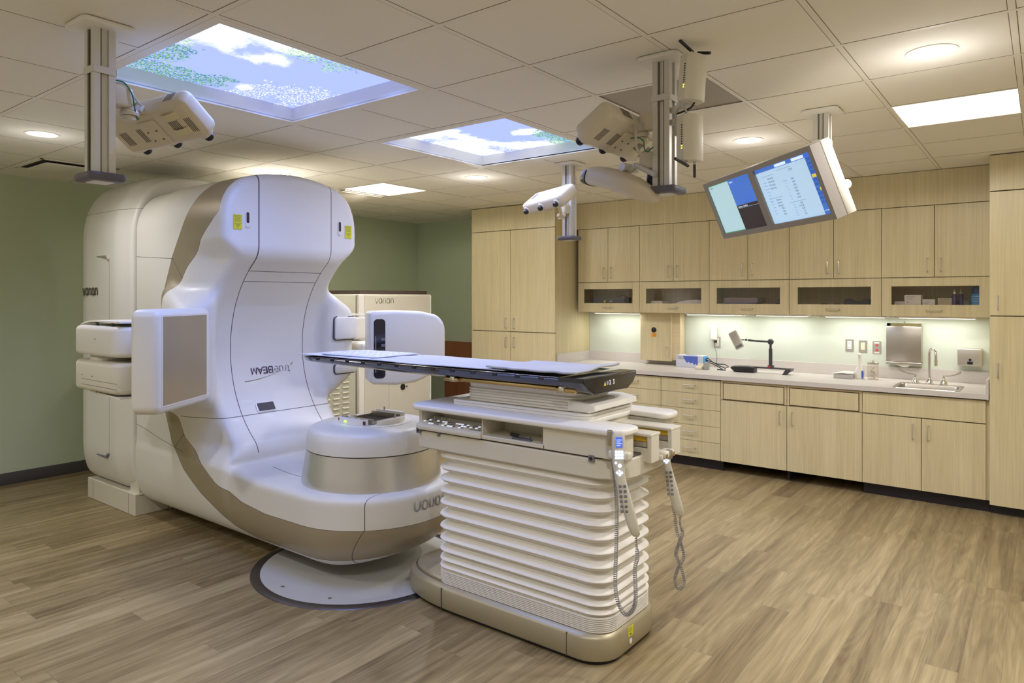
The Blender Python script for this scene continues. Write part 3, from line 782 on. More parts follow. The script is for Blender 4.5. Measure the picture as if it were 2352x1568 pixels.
bm = B(); box(bm, -.035, -.015, -.2065, -.2035, .893, .900, .001, 1, M=HM); obj('status_light', bm, mat('green_led', (150, 230, 40), .5, emit=2.2), lin)
bm = B(); box(bm, .10, .118, -.181, -.176, .885, .905, .001, 1, M=HM); obj('interlock_window', bm, mat('interlock_brown', (74, 40, 32), .4), lin)

# laser ports in the upper lobe with their warning labels
FX = -4.172
for s, oz in ((-1, 0), (1, 0)):
    y = IY+s*.376; z = 2.175
    bm = B()
    prism(bm, rrect(y-.019, y+.019, z-.062, z+.045, .018), FX-.02, FX+.0035, 'yz', .003); o1 = obj('laser_port_bezel', bm, M_WHITE, lin)
    bm = B(); prism(bm, rrect(y-.015, y+.006, z-.03, z+.042, .010), FX+.0005, FX+.0048, 'yz', .001, 1); obj('laser_port', bm, mat('port_dark', (62, 34, 38), .4), lin)
    yl = IY-.452 if s < 0 else IY+.452
    bm = B(); box(bm, FX-.006, FX+.002, yl-.030, yl+.030, z-.075, z+.020)
    MP = Matrix.Translation((FX+.0022, yl-.026, z+.010)) @ Matrix(((0, 0, 1, 0), (1, 0, 0, 0), (0, 1, 0, 0), (0, 0, 0, 1)))
    for q in range(5): text(bm, 'LASER RADIATION'[:14-q % 3], .0068, MP @ Matrix.Translation((.001, -q*.009, 0)), 1, .0002)
    tri = [Vector((.026+.016*math.cos(a), -.061+.016*math.sin(a), 0)) for a in (-PI/2, PI/6, 5*PI/6)]
    tube(bm, [MP @ p for p in tri], .0011, 4, closed=True, mi=1); box(bm, FX+.0015, FX+.0026, yl-.003, yl+.003, z-.052, z-.046, mi=1); box(bm, FX+.0015, FX+.0026, yl-.030, yl+.030, z-.0390, z-.0376, mi=1)
    obj('laser_warning_label', bm, [M_YELLOW, M_INKD], lin, label='yellow laser warning label')
# window in the arm throat
def bore_pt(v, ang, h=0.):      # ang from -x axis downwards on the concave face
    r = BR-h; return Vector((BX-r*math.cos(ang), IY+v, IZ-r*math.sin(ang)))
bm = B()
AC = math.radians(33.5)
def wfr(pts, h0, h1, mi=0):
    loft(bm, [[bore_pt(a, b, h0) for a, b in pts], [bore_pt(a, b, h1) for a, b in pts]], True, mi)
prism_pts = rrect(-.175, -.02, AC-.052, AC+.052, .02, 3)
wfr(prism_pts, -.004, .004)
bmk = B(); bm0 = bm; bm = bmk; wfr(rrect(-.163, -.032, AC-.041, AC+.041, .008, 3), .002, .0055); obj('throat_window', bmk, mat('throat_dark', (34, 26, 44), .5), lin)
obj('throat_window_frame', bm0, M_WHITE, lin)
# logo on the concave panel, upside down with the gantry
bm = B()
def logo_map(u, v, h): # u grows to the reader's right once upright; panel is turned over
    return bore_pt(.185-u, math.asin((IZ-1.155)/BR)-v/BR*(1) + 0, .0012+h) if False else bore_pt(.172-u, math.asin((IZ-1.148)/BR)+v/BR, .001+h)
x = word(bm, 'true', .040, .0032, logo_map, 0)
word(bm, 'BEAM', .044, .0085, logo_map, 1, x0=x+.006)
sw_ = [(.10+.30*t_, -.0+.032+.055*math.sin(t_*PI*.5)) for t_ in np.linspace(0, 1, 14)]
ribbon(bm, [(p[0]-.02, p[1]+.005) for p in sw_[:8]], .0028, logo_map, .0012, 2); ribbon(bm, [(p[0]-.02, p[1]+.005) for p in sw_[7:]], .0055, logo_map, .0012, 2)
ribbon(bm, [(-.030, -.020), (-.008, -.002)], .007, logo_map, .0012, 3)
obj('model_lettering', bm, [M_INK, M_INKD, mat('tan_ink', (160, 146, 128), .5), M_GOLD], lin, ang=3)
# maker's lettering on the nose, upside down
bm = B()
def nose_map(u, v, h):
    a = 1.82-u/.535; r = .527+h; return Vector((-3.40+r*1.02*math.cos(a-PI/2+.0), IY+r*math.sin(a-PI/2), .475-v))
word(bm, 'varian', .052, .011, nose_map)
obj('maker_lettering', bm, mat('nose_ink', (172, 166, 162), .4, metal=.3), lin, ang=3)

# shoulders: recessed blocks on the far wing front
for w0, w1 in ((.03, .205), (-.235, -.165)):
    a0, a1 = math.asin(-w1/BR), math.asin(-w0/BR)
    XW = -4.396+.05*abs(w0+w1)/2; z0, z1 = IZ+w0, IZ+w1
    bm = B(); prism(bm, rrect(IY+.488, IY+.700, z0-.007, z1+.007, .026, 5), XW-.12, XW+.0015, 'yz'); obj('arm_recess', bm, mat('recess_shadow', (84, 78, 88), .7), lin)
    bm = B(); prism(bm, rrect(IY+.496, IY+.708, z0, z1, .022, 5), XW-.12, XW+.012, 'yz', .009, 3); obj('arm_knuckle', bm, M_WHITE, lin)
# imaging source arm and housing on the far side
bm = B(); prism(bm, rrect(3.62, 3.98, 1.30, 1.49, .03), -4.78, -4.60, 'yz', .02, 3); box(bm, -4.78, -4.40, 3.72, 4.02, 1.10, 1.29, .04, 3)
obj('source_arm', bm, M_CREAM, lin)
bm = B(); box(bm, -4.80, -4.62, 3.68, 3.95, 1.505, 1.515, .003, 1); tube(bm, [(-4.7, 3.75, 1.49), (-4.7, 3.75, 1.508)], .006); obj('arm_cap', bm, M_WHITE, lin)
P0 = aZ(849, 800, 1.651-116/F*5.10); P0 = Vector((P0.x, P0.y, 0)); U = Vector((.566, .824, 0)); Nf = Vector((.824, -.566, 0))
SM = frame(P0, U, (0, 0, 1))   # local x along the face, y up, z towards the viewer side
sgn = SM.to_3x3() @ Vector((0, 0, 1))
def src_prof():
    p = [(0.0, 1.03), (.0, 1.535), (.02, 1.55), (.20, 1.556), (.40, 1.548), (.445, 1.535)]
    p += [(.445+.125*math.sin(a), 1.40+.135*math.cos(a)) for a in np.linspace(.3, PI/2, 6)]
    p += [(.57, 1.30)] + [(.57-.12*(1-math.cos(a)), 1.22-.14*math.sin(a)) for a in np.linspace(0, PI/2-.4, 5)]
    p += [(.415, 1.045), (.34, 1.015), (.2, 1.0), (.03, 1.01)]
    return p
bm = B(); prism(bm, src_prof(), -.34, 0, 'xy', .028, 4, M=SM); obj('source_housing', bm, M_WHITE, lin)
bm = B(); prism(bm, rrect(.03, .115, 1.055, 1.495, .028), -.01, .0025, 'xy', .001, 1, M=SM); obj('source_window', bm, M_GLASSDK, lin)
bm = B()
for k in range(4): box(bm, .085, .112, 1.20+k*.045, 1.22+k*.045, .0020, .0034, .0005, 1, M=SM)
box(bm, .04, .048, 1.10, 1.37, .0020, .0032, M=SM); obj('window_markings', bm, M_GREY, lin)

# imaging panel on the near side
u = Vector((-.566, .824, 0)).normalized(); nrm = Vector((.824, .566, 0)).normalized()
C0 = Vector((-4.065, 2.085, 1.295))
PM = frame(C0, u, (0, 0, 1))
if (PM.to_3x3() @ Vector((0, 0, 1))).dot(nrm) < 0: raise Exception('flip')
bm = B(); prism(bm, rrect(-.292, .325, -.300, .292, .05, 6), -.165, 0, 'xy', .035, 4, M=PM); obj('panel_housing', bm, M_WHITE, lin)
bm = B(); prism(bm, rrect(-.252, .262, -.262, .262, .006, 2), -.005, .003, 'xy', .002, 1, M=PM); obj('panel_frame', bm, M_WHITE, lin)
bm = B(); box(bm, -.240, .250, -.250, .250, .0015, .0045, M=PM); obj('detector_plate', bm, M_PLATE, lin, label='brushed bronze detector plate')
# folded arm behind the panel
def armblk(z0, z1, x0, x1, y0, y1, r, mt, nm):
    bm = B(); prism(bm, rrect(x0, x1, y0, y1, r), z0, z1, 'xy', .028, 4); return obj(nm, bm, mt, lin)
armblk(1.295, 1.478, -4.97, -4.30, 1.80, 2.34, .10, M_WHITE, 'upper_arm')
armblk(1.24, 1.30, -4.88, -4.58, 1.84, 2.14, .12, M_CREAM, 'arm_joint')
armblk(1.075, 1.263, -4.97, -4.30, 1.80, 2.34, .10, M_CREAM, 'lower_arm')
bm = B()
def blade(z, s):
    secs = []
    for k in range(9):
        f = k/8; x = -5.03+f*.72; bend = s*.028*(1-min(1, f*3))**2
        secs.append([(x, 1.82+.06*(1-f), z-bend), (x, 2.2, z-bend), (x, 2.2, z-bend+.010), (x, 1.82+.06*(1-f), z-bend+.010)])
    loft(bm, secs)
blade(1.500, 1); obj('collision_guard', bm, M_PLASTW, lin)
bm = B(); blade(1.052, -1); obj('collision_guard', bm, M_PLASTW, lin)
for z0, z1 in ((1.474, 1.502), (1.058, 1.08)):
    for x in (-4.72, -4.50): obj('guard_post', tube(B(), [(x, 1.86, z0), (x, 1.86, z1)], .009), M_DGREY, lin)
bm = B(); box(bm, -4.80, -4.3, 1.7985, 1.8005, 1.112, 1.114); box(bm, -4.80, -4.3, 1.7985, 1.8005, 1.146, 1.1475)
for x, z in ((-4.79, 1.17), (-4.64, 1.17), (-4.60, 1.40)): lathe(bm, [(0, -.002), (.004, -.002), (.004, .002), (0, .002)], (0, 0, 0), 10, M=Matrix.Translation((x, 1.7995, z)) @ Matrix.Rotation(PI/2, 4, 'X'))
obj('arm_seams', bm, M_SEAM, lin)

# ---- fixed stand
st = thing('gantry_stand', 'tall white stand with rounded top behind the rotating gantry', 'medical machine', (-5.9, IY, 0))
def f_stand(X, Y, Z):
    v = np.abs(Y-IY); w = Z-IZ
    hw = .572-.032*sstep(-5.72, -5.50, X)-.012*sstep(-6.2, -6.32, X)
    o_ = smax(np.hypot(v, w)-1.352+.03*sstep(-5.72, -5.50, X), v-hw, .36)
    o_ = smax(o_, X+5.475, .05); o_ = smax(o_, -(X+6.355), .06)
    return smax(o_, -(Z-.155), .10)
V_, T_ = surface(f_stand, (-6.38, IY-.6, .13), (-5.45, IY+.6, 2.66), .02)
D_ = np.zeros(len(T_), int); L_ = np.zeros(len(T_), int)
fields['s1'] = lambda V: V[:, 2]-2.335; fields['s2'] = lambda V: V[:, 0]+5.712
mark('s1', lambda C: np.abs(C[:, 1]-IY) > -1, .0014)
fields['h1'] = lambda V: V[:, 0]+5.79
mark('h1', lambda C: (C[:, 1] < IY-.3) & (((C[:, 2] < 1.97) & (C[:, 2] > .42))), .0022)
C = V_[T_].mean(1)
for nm, s in (('side_cover', C[:, 2] < 2.335), ('top_cover', C[:, 2] >= 2.335)):
    part_mesh(nm, V_, T_[s], f_stand, D_[s], st, [M_WHITE, M_SEAM])
bm = B(); box(bm, -6.30, -5.45, 2.41, 2.41+1.06, 0, .165, .004, 1); box(bm, -5.60, -5.455, 2.44, 3.44, .0, .6, .004, 1)
obj('plinth', bm, M_CREAM, st)
bm = B(); box(bm, -5.456, -5.4535, 2.66, 2.664, .165, .6); box(bm, -5.451, -5.4485, 2.66, 2.664, 0, .165); box(bm, -5.451, -5.4485, 2.44, 3.47, .148, .151); box(bm, -5.56, -5.559, 2.4085, 2.411, 0, .16); box(bm, -6.2, -6.199, 2.4085, 2.411, 0, .16)
obj('plinth_joints', bm, M_SEAM, st)
bm = B(); prism(bm, rrect(IY-.50, IY+.50, .20, 2.44, .44, 14), -5.50, -5.446, 'yz'); obj('rotation_gap', bm, M_DGREY, st)
def handle_slot(z, s):
    bm = B(); y = IY-.572
    loft(bm, [[(-6.02, y-.002, z), (-6.02, y+.004, z), (-6.02, y+.004, z-s*.006), (-6.02, y-.002, z-s*.006)], [(-5.82, y-.016, z), (-5.82, y+.004, z), (-5.82, y+.004, z-s*.014), (-5.82, y-.016, z-s*.014)], [(-5.79, y-.016, z-s*.03), (-5.79, y+.004, z-s*.03), (-5.80, y+.004, z-s*.04), (-5.80, y-.016, z-s*.04)]])
    obj('grip_edge', bm, M_GREY if s < 0 else M_SATIN, st)
handle_slot(1.985, 1); handle_slot(.40, -1)
bm = B(); SMp = Matrix.Translation((-6.275, IY-.5735, 1.675)) @ Matrix(((1, 0, 0, 0), (0, 0, -1, 0), (0, 1, 0, 0), (0, 0, 0, 1)))
word(bm, 'varian', .056, .011, plane_map(SMp), 0, .005); obj('maker_lettering', bm, mat('raised_letter_steel', (120, 116, 100), .35, metal=.7), st, ang=3)

# ---- equipment cabinet behind (modulator)
ec = thing('equipment_cabinet', 'white equipment cabinet with louvres and a dark top plate behind the gantry', 'cabinet', (-6.2, 5.2, 0))
CXF = -5.62; ya, yb = aX(824, 700, CXF).y, aX(990, 700, CXF).y
obj('body', box(B(), CXF-1.1, CXF, ya, yb, .0, 1.69, .006, 1), M_CREAM, ec)
bm = B(); y_m = aX(893, 900, CXF).y; y_s = aX(836, 800, CXF).y
box(bm, CXF-.001, CXF+.006, y_s+.004, y_m-.002, .06, 1.225, .002, 1); obj('left_panel', bm, M_CREAM, ec)
bm = B(); box(bm, CXF-.001, CXF+.006, y_m+.002, yb-.03, .06, 1.225, .002, 1); obj('right_panel', bm, M_CREAM, ec)
bm = B(); box(bm, CXF-.001, CXF+.006, y_s+.004, yb-.03, 1.235, 1.675, .002, 1); obj('upper_panel', bm, M_CREAM, ec)
for a_, b_ in ((ya+.002, y_s), (yb-.026, yb-.004)): obj('corner_post', box(B(), CXF-.001, CXF+.008, a_, b_, .04, 1.68, .002, 1), M_PLASTW, ec)
EM = Matrix.Translation((CXF+.006, aX(861, 695, CXF).y, 1.595)) @ Matrix(((0, 0, 1, 0), (1, 0, 0, 0), (0, 1, 0, 0), (0, 0, 0, 1)))
bm = B(); word(bm, 'varian', .052, .008, plane_map(EM)); obj('maker_lettering', bm, mat('cabinet_ink', (140, 134, 118), .5), ec, ang=3)
p = aX(925, 888, CXF+.006)
bm = B(); lathe(bm, [(0, 0), (.034, 0), (.034, .006), (0, .006)], (0, 0, 0), 24, M=Matrix.Translation(p) @ Matrix.Rotation(PI/2, 4, 'Y')); lathe(bm, [(0, 0), (.008, 0), (.008, .006), (0, .006)], (0, 0, 0), 16, M=Matrix.Translation(p+Vector((0, .06, 0))) @ Matrix.Rotation(PI/2, 4, 'Y')); obj('lock', bm, M_BLACK, ec)
ytop0, ytop1 = aX(826, 665, CXF-.25).y, aX(981, 665, CXF-.25).y
obj('dark_top_plate', box(B(), CXF-.9, CXF-.25, ytop0, ytop1, 1.69, 1.735, .003, 1), mat('dark_top_metal', (92, 80, 76), .4, metal=.5), ec)
# louvred side cabinet
lc = thing('louvred_cabinet', 'grey green louvred cabinet between the gantry waist and the equipment cabinet', 'cabinet', (-6.2, 4.3, 0))
y2 = ya-.012; y1_ = 3.55; XL2 = CXF-.03
obj('body', box(B(), XL2-1.0, XL2, y1_, y2, 0, 1.685, .005, 1), mat('louvre_grey', (196, 194, 172), .5), lc)
bm = B(); 
for c_ in range(7):
    yc = y2-.135-c_*.118
    for r_ in range(18):
        z = .10+r_*.052
        if yc-.04 < y1_: continue
        loft(bm, [[(XL2+.001, yc-.038, z), (XL2+.018, yc-.038, z+.016), (XL2+.001, yc-.038, z+.026)], [(XL2+.001, yc+.038, z), (XL2+.018, yc+.038, z+.016), (XL2+.001, yc+.038, z+.026)]])
obj('louvres', bm, M_CREAM, lc)

# ---- turntable cover in the floor
tb = thing('floor_turntable', 'grey round floor plate with a metal rim under the gantry head', 'floor plate', (IX, IY-.06, 0))
cx_, cy_ = -3.375, 2.86
obj('plate', lathe(B(), [(0, .004), (.606, .004), (.606, .0015), (0, .0015)], (cx_, cy_, 0), 96), mat('turntable_grey', (186, 184, 178), .42), tb)
obj('rim', lathe(B(), [(.606, .0015), (.606, .006), (.616, .0065), (.622, .005), (.655, .005), (.662, .001), (.606, .0005)], (cx_, cy_, 0), 96), mat('rim_metal', (122, 118, 120), .28, metal=.9, noise=.15, scale=40), tb)
bm = B()
for a in (200, 262, 300): lathe(bm, [(0, .0042), (.011, .0042), (.011, .006), (0, .006)], (cx_+.53*math.cos(math.radians(a)), cy_+.53*math.sin(math.radians(a)), 0), 14)
obj('screws', bm, M_STEEL, tb)

# ================================================================== TREATMENT COUCH
cc = thing('treatment_couch', 'white motorised treatment couch with ribbed bellows column and black carbon tabletop', 'medical couch', (-2.1, IY, 0))
def outline(x0, x1, y0, y1, rl, rr, n=10):
    """rounded rectangle with its own corner radii on the left (x0) and right ends"""
    pts = []
    for cx, cy, r, a0 in ((x1-rr, y1-rr, rr, 0), (x0+rl, y1-rl, rl, PI/2), (x0+rl, y0+rl, rl, PI), (x1-rr, y0+rr, rr, 1.5*PI)):
        for i in range(n+1): a = a0+PI/2*i/n; pts.append((cx+r*math.cos(a), cy+r*math.sin(a)))
    return pts
def stack(bm, f, zs, mi=0):
    loft(bm, [[(x, y, z) for x, y in f(e)] for e, z in zs], True, mi)
def base_o(e):   # pointed-oval left end, round right corners
    pts = []
    y0, y1, x1 = 2.655+e, 3.225-e, -1.528-e; rr = .15-e
    for cx, cy, a0 in ((x1-rr, y1-rr, 0),):
        for i in range(9): a = PI/2*i/8; pts.append((cx+rr*math.cos(a), cy+rr*math.sin(a)))
    xm = -2.42; L_ = .50-e; hy = (y1-y0)/2; cy = (y0+y1)/2
    for i in range(25):
        a = PI/2+PI*i/24; c_, s_ = math.cos(a), math.sin(a)
        pts.append((xm+L_*math.copysign(abs(c_)**.9, c_), cy+hy*math.copysign(abs(s_)**.72, s_)))
    for i in range(9): a = 1.5*PI+PI/2*i/8; pts.append((x1-rr+rr*math.cos(a), y0+rr+rr*math.sin(a)))
    return pts
bm = B(); stack(bm, base_o, [(.022, .0), (.022, .02), (.012, .022), (.012, .024)]); obj('plinth_gasket', bm, M_BLACK, cc)
bm = B(); stack(bm, base_o, [(.004, .022), (0, .03), (0, .118), (.008, .130), (.030, .140), (.030, .128), (.038, .128), (.040, .150), (.050, .158), (.060, .158)]); obj('base_cover', bm, M_TAN, cc, label='tan metallic couch base cover')
bm = B()
for x in (-2.515, -1.732): box(bm, x, x+.0025, 2.653, 2.66, .022, .128); 
obj('base_joints', bm, M_SEAM, cc)
bm = B(); YP = Matrix.Translation((-1.5275, 2.83, .088)) @ Matrix.Rotation(PI/2, 4, 'Y')
box(bm, -1.530, -1.5265, 2.865, 2.912, .082, .125); MP = Matrix.Translation((-1.5262, 2.869, .119)) @ Matrix(((0, 0, 1, 0), (1, 0, 0, 0), (0, 1, 0, 0), (0, 0, 0, 1)))
for q in range(3): box(bm, -1.5267, -1.5262, 2.871, 2.900-q*.004, .118-q*.006, .1195-q*.006, mi=1)
prism(bm, [(2.878, .094), (2.898, .094), (2.888, .086)], -1.5267, -1.5262, 'yz', mi=1)
obj('warning_label', bm, [M_YELLOW, M_INKD], cc, label='yellow warning label on the couch base')
bm = B(); lathe(bm, [(0, 0), (.013, 0), (.013, .003), (0, .005)], (0, 0, 0), 20, M=Matrix.Translation((-1.5285, 2.888, .058)) @ Matrix.Rotation(PI/2, 4, 'Y')); obj('base_cap', bm, M_PLASTW, cc)
# bellows column
zs = [(.03, .135)]
for k in range(8): z = .140+k*.0085; zs += [(.016, z), (.002, z+.0016), (.002, z+.0064), (.016, z+.0080)]
ridges = [.227, .266, .315, .372, .436, .500, .564, .627, .690, .752, .812]
prev = .209
for rz in ridges:
    d = rz-prev; g_ = min(.036, d*.8)
    for f in (.12, .3, .5): zs.append((g_*math.sin(PI*(.15+f*.7))**1.0*1.0, prev+d*f*.9))
    zs += [(g_*.55, prev+d*.62), (g_*.22, prev+d*.76), (.004, prev+d*.88), (0, rz-.003), (.002, rz+.004)]
    prev = rz+.006
zs += [(.02, .835), (.03, .85)]
bm = B(); stack(bm, lambda e: outline(-2.605+e, -1.545-e, 2.685+e, 3.195-e, .10, .11, 8), zs); obj('bellows_column', bm, M_BELLOW, cc, ang=1.0, label='ribbed cream bellows')
# console box
def con(e): return outline(-2.735+e, -1.452-e, 2.665+e, 3.215-e, .07, .16, 8)
bm = B(); stack(bm, con, [(.05, .835), (.012, .842), (.004, .85), (.004, .928), (.010, .934)]); obj('console_skirt', bm, M_CREAM, cc)
bm = B(); stack(bm, con, [(.016, .93), (.016, .944)]); obj('console_gap', bm, M_SEAM, cc)
# main body with a long niche on the near side (control shelf, storage recess)
bm = B(); yb0, yb1 = 2.665, 3.215
XN0, XNm, XN1 = -2.705, -2.245, -1.87    # niche span: keypad bay, storage bay
prism(bm, outline(-2.735, -1.70, 2.85, yb1, .07, .02, 8), .943, 1.052, 'xy', .003, 1)       # rear mass
prism(bm, outline(XN1, -1.455, yb0, 2.83, .004, .07, 8), .943, 1.052, 'xy', .002, 1)          # solid right part
box(bm, XN1+.05, -1.702, 2.80, 2.9, .944, 1.051)
prism(bm, outline(-1.9, -1.50, 3.20, 3.34, .004, .06, 8), .90, 1.045, 'xy', .002, 1)
box(bm, XNm-.003, XNm+.003, yb0+.006, 2.86, .945, 1.052)                                     # divider
prism(bm, outline(-2.735, XNm, yb0-.012, 2.86, .07, .01, 8), .943, .972, 'xy', .006, 2)      # keypad lip
box(bm, XNm, XN1+.01, yb0, 2.86, .943, .962, .002, 1)
box(bm, -2.72, -2.700, 2.70, 2.90, .96, 1.052)
obj('console_body', bm, M_CREAM, cc)
bm = B(); 
def cor(cx, cy, r, a0, n=7): return [(cx+r*math.cos(math.radians(a0+90*i/n)), cy+r*math.sin(math.radians(a0+90*i/n))) for i in range(n+1)]
ct = cor(-2.67, 2.73, .09, 180)+cor(-1.522, 2.725, .085, 270)+cor(-1.497, 2.775, .06, 0)+[(-1.69, 2.845), (-1.69, 3.19)]+cor(-1.525, 3.23, .05, 270)+cor(-1.555, 3.275, .08, 0)+[(-1.95, 3.355), (-1.95, 3.235)]+cor(-2.67, 3.145, .09, 90)
prism(bm, ct, 1.048, 1.077, 'xy', .010, 3); obj('console_top', bm, M_PLASTW, cc)
bm = B()
loft(bm, [[(-2.71, 2.672, .973), (-2.71, 2.80, .992), (-2.71, 2.80, .970), (-2.71, 2.672, .970)], [(XNm-.01, 2.672, .973), (XNm-.01, 2.80, .992), (XNm-.01, 2.80, .970), (XNm-.01, 2.672, .970)]]); obj('keypad_deck', bm, M_PLASTW, cc)
def deck(x, y): return Vector((x, y, .973+(y-2.672)*.1484))
random.seed(3)
bm = B(); bk = B()
for k in range(22):
    x = -2.69+k*.0195
    for r_ in range(3):
        if random.random() < .25: continue
        p = deck(x, 2.69+r_*.024); (box(bm, p.x-.006, p.x+.006, p.y-.006, p.y+.006, p.z, p.z+.003, .001, 1) if random.random() < .45 else box(bk, p.x-.006, p.x+.006, p.y-.006, p.y+.006, p.z, p.z+.003, .001, 1))
obj('lit_keys', bm, mat('lit_key_soft', (222, 230, 255), .5, emit=.22), cc); obj('grey_keys', bk, M_GREY, cc)
bm = B()
for x in (-2.655, -2.60, -2.585, -2.545): p = deck(x, 2.755); tube(bm, [p, p+Vector((0, 0, .018))], .0035, 8)
obj('motion_levers', bm, M_STEEL, cc)
bm = B(); p = deck(-2.262, 2.745); tube(bm, [p, p+Vector((0, 0, .018))], .011, 16); obj('stop_button', bm, mat('stop_red', (214, 70, 40), .4), cc)
bm = B()
CM = Matrix.Translation((-1.78, 2.6655, .985)) @ Matrix(((1, 0, 0, 0), (0, 0, -1, 0), (0, 1, 0, 0), (0, 0, 0, 1)))
word(bm, 'varian', .030, .005, plane_map(CM), 0, .0004); obj('embossed_lettering', bm, M_CREAM, cc, ang=3)
for x in (-2.69, -1.605):
    bm = B(); box(bm, x-.012, x+.016, 2.658, 2.67, .921, .951, .001, 1); obj('latch_plate', bm, M_GREY, cc)
    bm = B(); prism(bm, [(x-.008, .936), (x+.002, .926), (x+.012, .936), (x+.002, .946)], 2.6572, 2.6585, 'xz'); obj('latch_socket', bm, M_BLACK, cc)
bm = B(); box(bm, -2.55, -2.533, 2.660, 2.67, .921, .944, .001, 1); obj('latch_catch', bm, M_GREY, cc)
# rear rails sticking out toward the counter side
def rail(y0, y1, x1, lab):
    bm = B(); box(bm, -1.72, x1-.012, y0+.001, y1-.001, .903, .965, .002, 1); box(bm, -1.72, x1+.001, y0-.004, y1+.012, 1.018, 1.032, .003, 1); box(bm, -1.72, x1-.012, y0+.028, y1-.01, .964, 1.0185); box(bm, x1-.022, x1, y0, y1, .90, 1.0185, .002, 1)
    obj('rail_body', bm, M_CREAM, cc)
    bm = B(); box(bm, -1.72, x1-.024, y0+.016, y0+.0275, .992, 1.0178); obj('rail_scale', bm, M_YTAPE, cc, label='yellow scale strip on the rail')
    bm = B(); box(bm, -1.72, x1-.026, y0+.006, y0+.016, .968, .992, .002, 1); lathe(bm, [(0, 0), (.005, 0), (.005, .003), (0, .003)], (0, 0, 0), 12, M=Matrix.Translation((x1-.10, y0+.006, .98)) @ Matrix.Rotation(PI/2, 4, 'X')); obj('rail_bar', bm, M_STEEL, cc)
rail(2.875, 2.955, -1.415, '')
rail(3.07, 3.165, -1.405, '')
bm = B(); box(bm, -1.62, -1.40, 2.955, 3.07, .90, .925, .005, 2); box(bm, -1.44, -1.385, 2.965, 3.06, .905, .94, .012, 3); obj('rail_bridge', bm, M_CREAM, cc)
bm = B(); box(bm, -1.41, -1.38, 3.0, 3.03, .90, .942, .006, 2); obj('bridge_latch', bm, M_STEEL, cc)
bm = B(); 
for y in (2.975, 3.048): box(bm, -1.386, -1.3835, y-.007, y+.007, .908, .928); 
obj('rail_labels', bm, mat('label_brown', (150, 116, 60), .5), cc)
bm = B(); box(bm, -1.4535, -1.4475, 2.93, 2.975, .885, .915); 
for q in range(8): box(bm, -1.4476, -1.4470, 2.934+q*.005, 2.9365+q*.005, .889, .909, mi=1)
obj('serial_label', bm, [M_PLASTW, M_INKD], cc)
# carriage plate, small bellows, lift neck
bm = B(); prism(bm, outline(-2.545, -1.695, 2.775, 3.26, .02, .05), 1.077, 1.092, 'xy', .002, 1); prism(bm, outline(-2.545, -1.695, 2.775, 3.26, .02, .05), 1.093, 1.105, 'xy', .002, 1); obj('carriage_plate', bm, M_PLASTW, cc)
zs = [(.02, 1.105)]
for k in range(5): z = 1.108+k*.0145; zs += [(0, z), (-.001, z+.006), (.004, z+.0085), (.012, z+.0115)]
zs += [(.004, 1.181), (.004, 1.19), (.0, 1.198), (.0, 1.212), (.004, 1.215)]
bm = B(); stack(bm, lambda e: outline(-2.47+e, -1.76-e, 2.80+e, 3.14-e, .05, .07), zs); obj('lift_bellows', bm, M_BELLOW, cc, ang=3, label='small cream bellows under the tabletop')
bm = B(); prism(bm, [(-1.82, 1.107), (-1.70, 1.107), (-1.665, 1.122), (-1.668, 1.146), (-1.74, 1.160), (-1.82, 1.158)], 2.80, 3.22, 'xz', .008, 3); obj('carriage_cap', bm, M_PLASTW, cc)
# chrome clamp bar under the tabletop
bm = B(); box(bm, -2.50, -1.76, 2.735, 2.77, 1.209, 1.229, .006, 2); box(bm, -2.56, -2.46, 2.72, 2.75, 1.207, 1.230, .008, 3); box(bm, -1.84, -1.725, 2.72, 2.75, 1.203, 1.230, .010, 3); obj('clamp_bar', bm, M_BRASSY, cc)
for x in (-2.49, -1.80): obj('clamp_block', box(B(), x-.016, x+.016, 2.712, 2.74, 1.207, 1.236, .004, 2), M_CHROME, cc)
bm = B(); box(bm, -2.44, -1.78, 2.80, 3.14, 1.214, 1.245, .01, 2); obj('tabletop_mount', bm, M_BLACK, cc)
# carbon tabletop
bm = B(); secs = []
YC = 2.94; HW = .25
for k in range(41):
    f = k/40; x = -3.86+f*2.19
    tip = math.sqrt(max(0, 1-max(0, 1-(x+3.86)/.22)**2)); hw_ = HW*(.45+.55*tip) if x < -3.64 else HW
    th = .026+.018*min(1, f*2.2)
    zt = 1.277; kb = .50
    if k == 40: th *= .97
    s = [(x, YC-hw_, zt), (x, YC-hw_-.004, zt-.006), (x, YC-hw_+.004, zt-.014), (x, YC-hw_*(.95), zt-.014-th*.45), (x, YC-hw_*.72, zt-.010-th), (x, YC+hw_*.72, zt-.010-th), (x, YC+hw_*.95, zt-.014-th*.45), (x, YC+hw_-.004, zt-.014), (x, YC+hw_+.004, zt-.006), (x, YC+hw_, zt)]
    secs.append(s)
loft(bm, secs); obj('tabletop', bm, M_CARBON, cc, ang=.9, label='glossy black carbon tabletop')
bm = B(); prism(bm, [(YC-HW-.004, 1.283), (YC-HW-.004, 1.262), (YC-HW+.03, 1.225), (YC-HW+.09, 1.199), (YC+HW-.09, 1.199), (YC+HW-.03, 1.225), (YC+HW+.004, 1.262), (YC+HW+.004, 1.283)], -1.80, -1.655, 'yz', .007, 3); obj('end_block', bm, M_CARBON, cc)
bm = B()
for y in (YC-HW+.004, YC+HW-.004): box(bm, -3.62, -1.70, y-.006, y+.006, 1.268, 1.281, .003, 2)
obj('edge_rails', bm, M_CARBON, cc)
for k in range(13):
    x = -3.60+k*.142; bm = B(); prism(bm, rrect(x-.014, x+.014, 1.262, 1.280, .005, 3), YC-HW-.0065, YC-HW+.001, 'xz', .001, 1); obj('index_notch', bm, mat('notch_metal', (70, 66, 74), .3, metal=.7), cc)
bm = B(); 
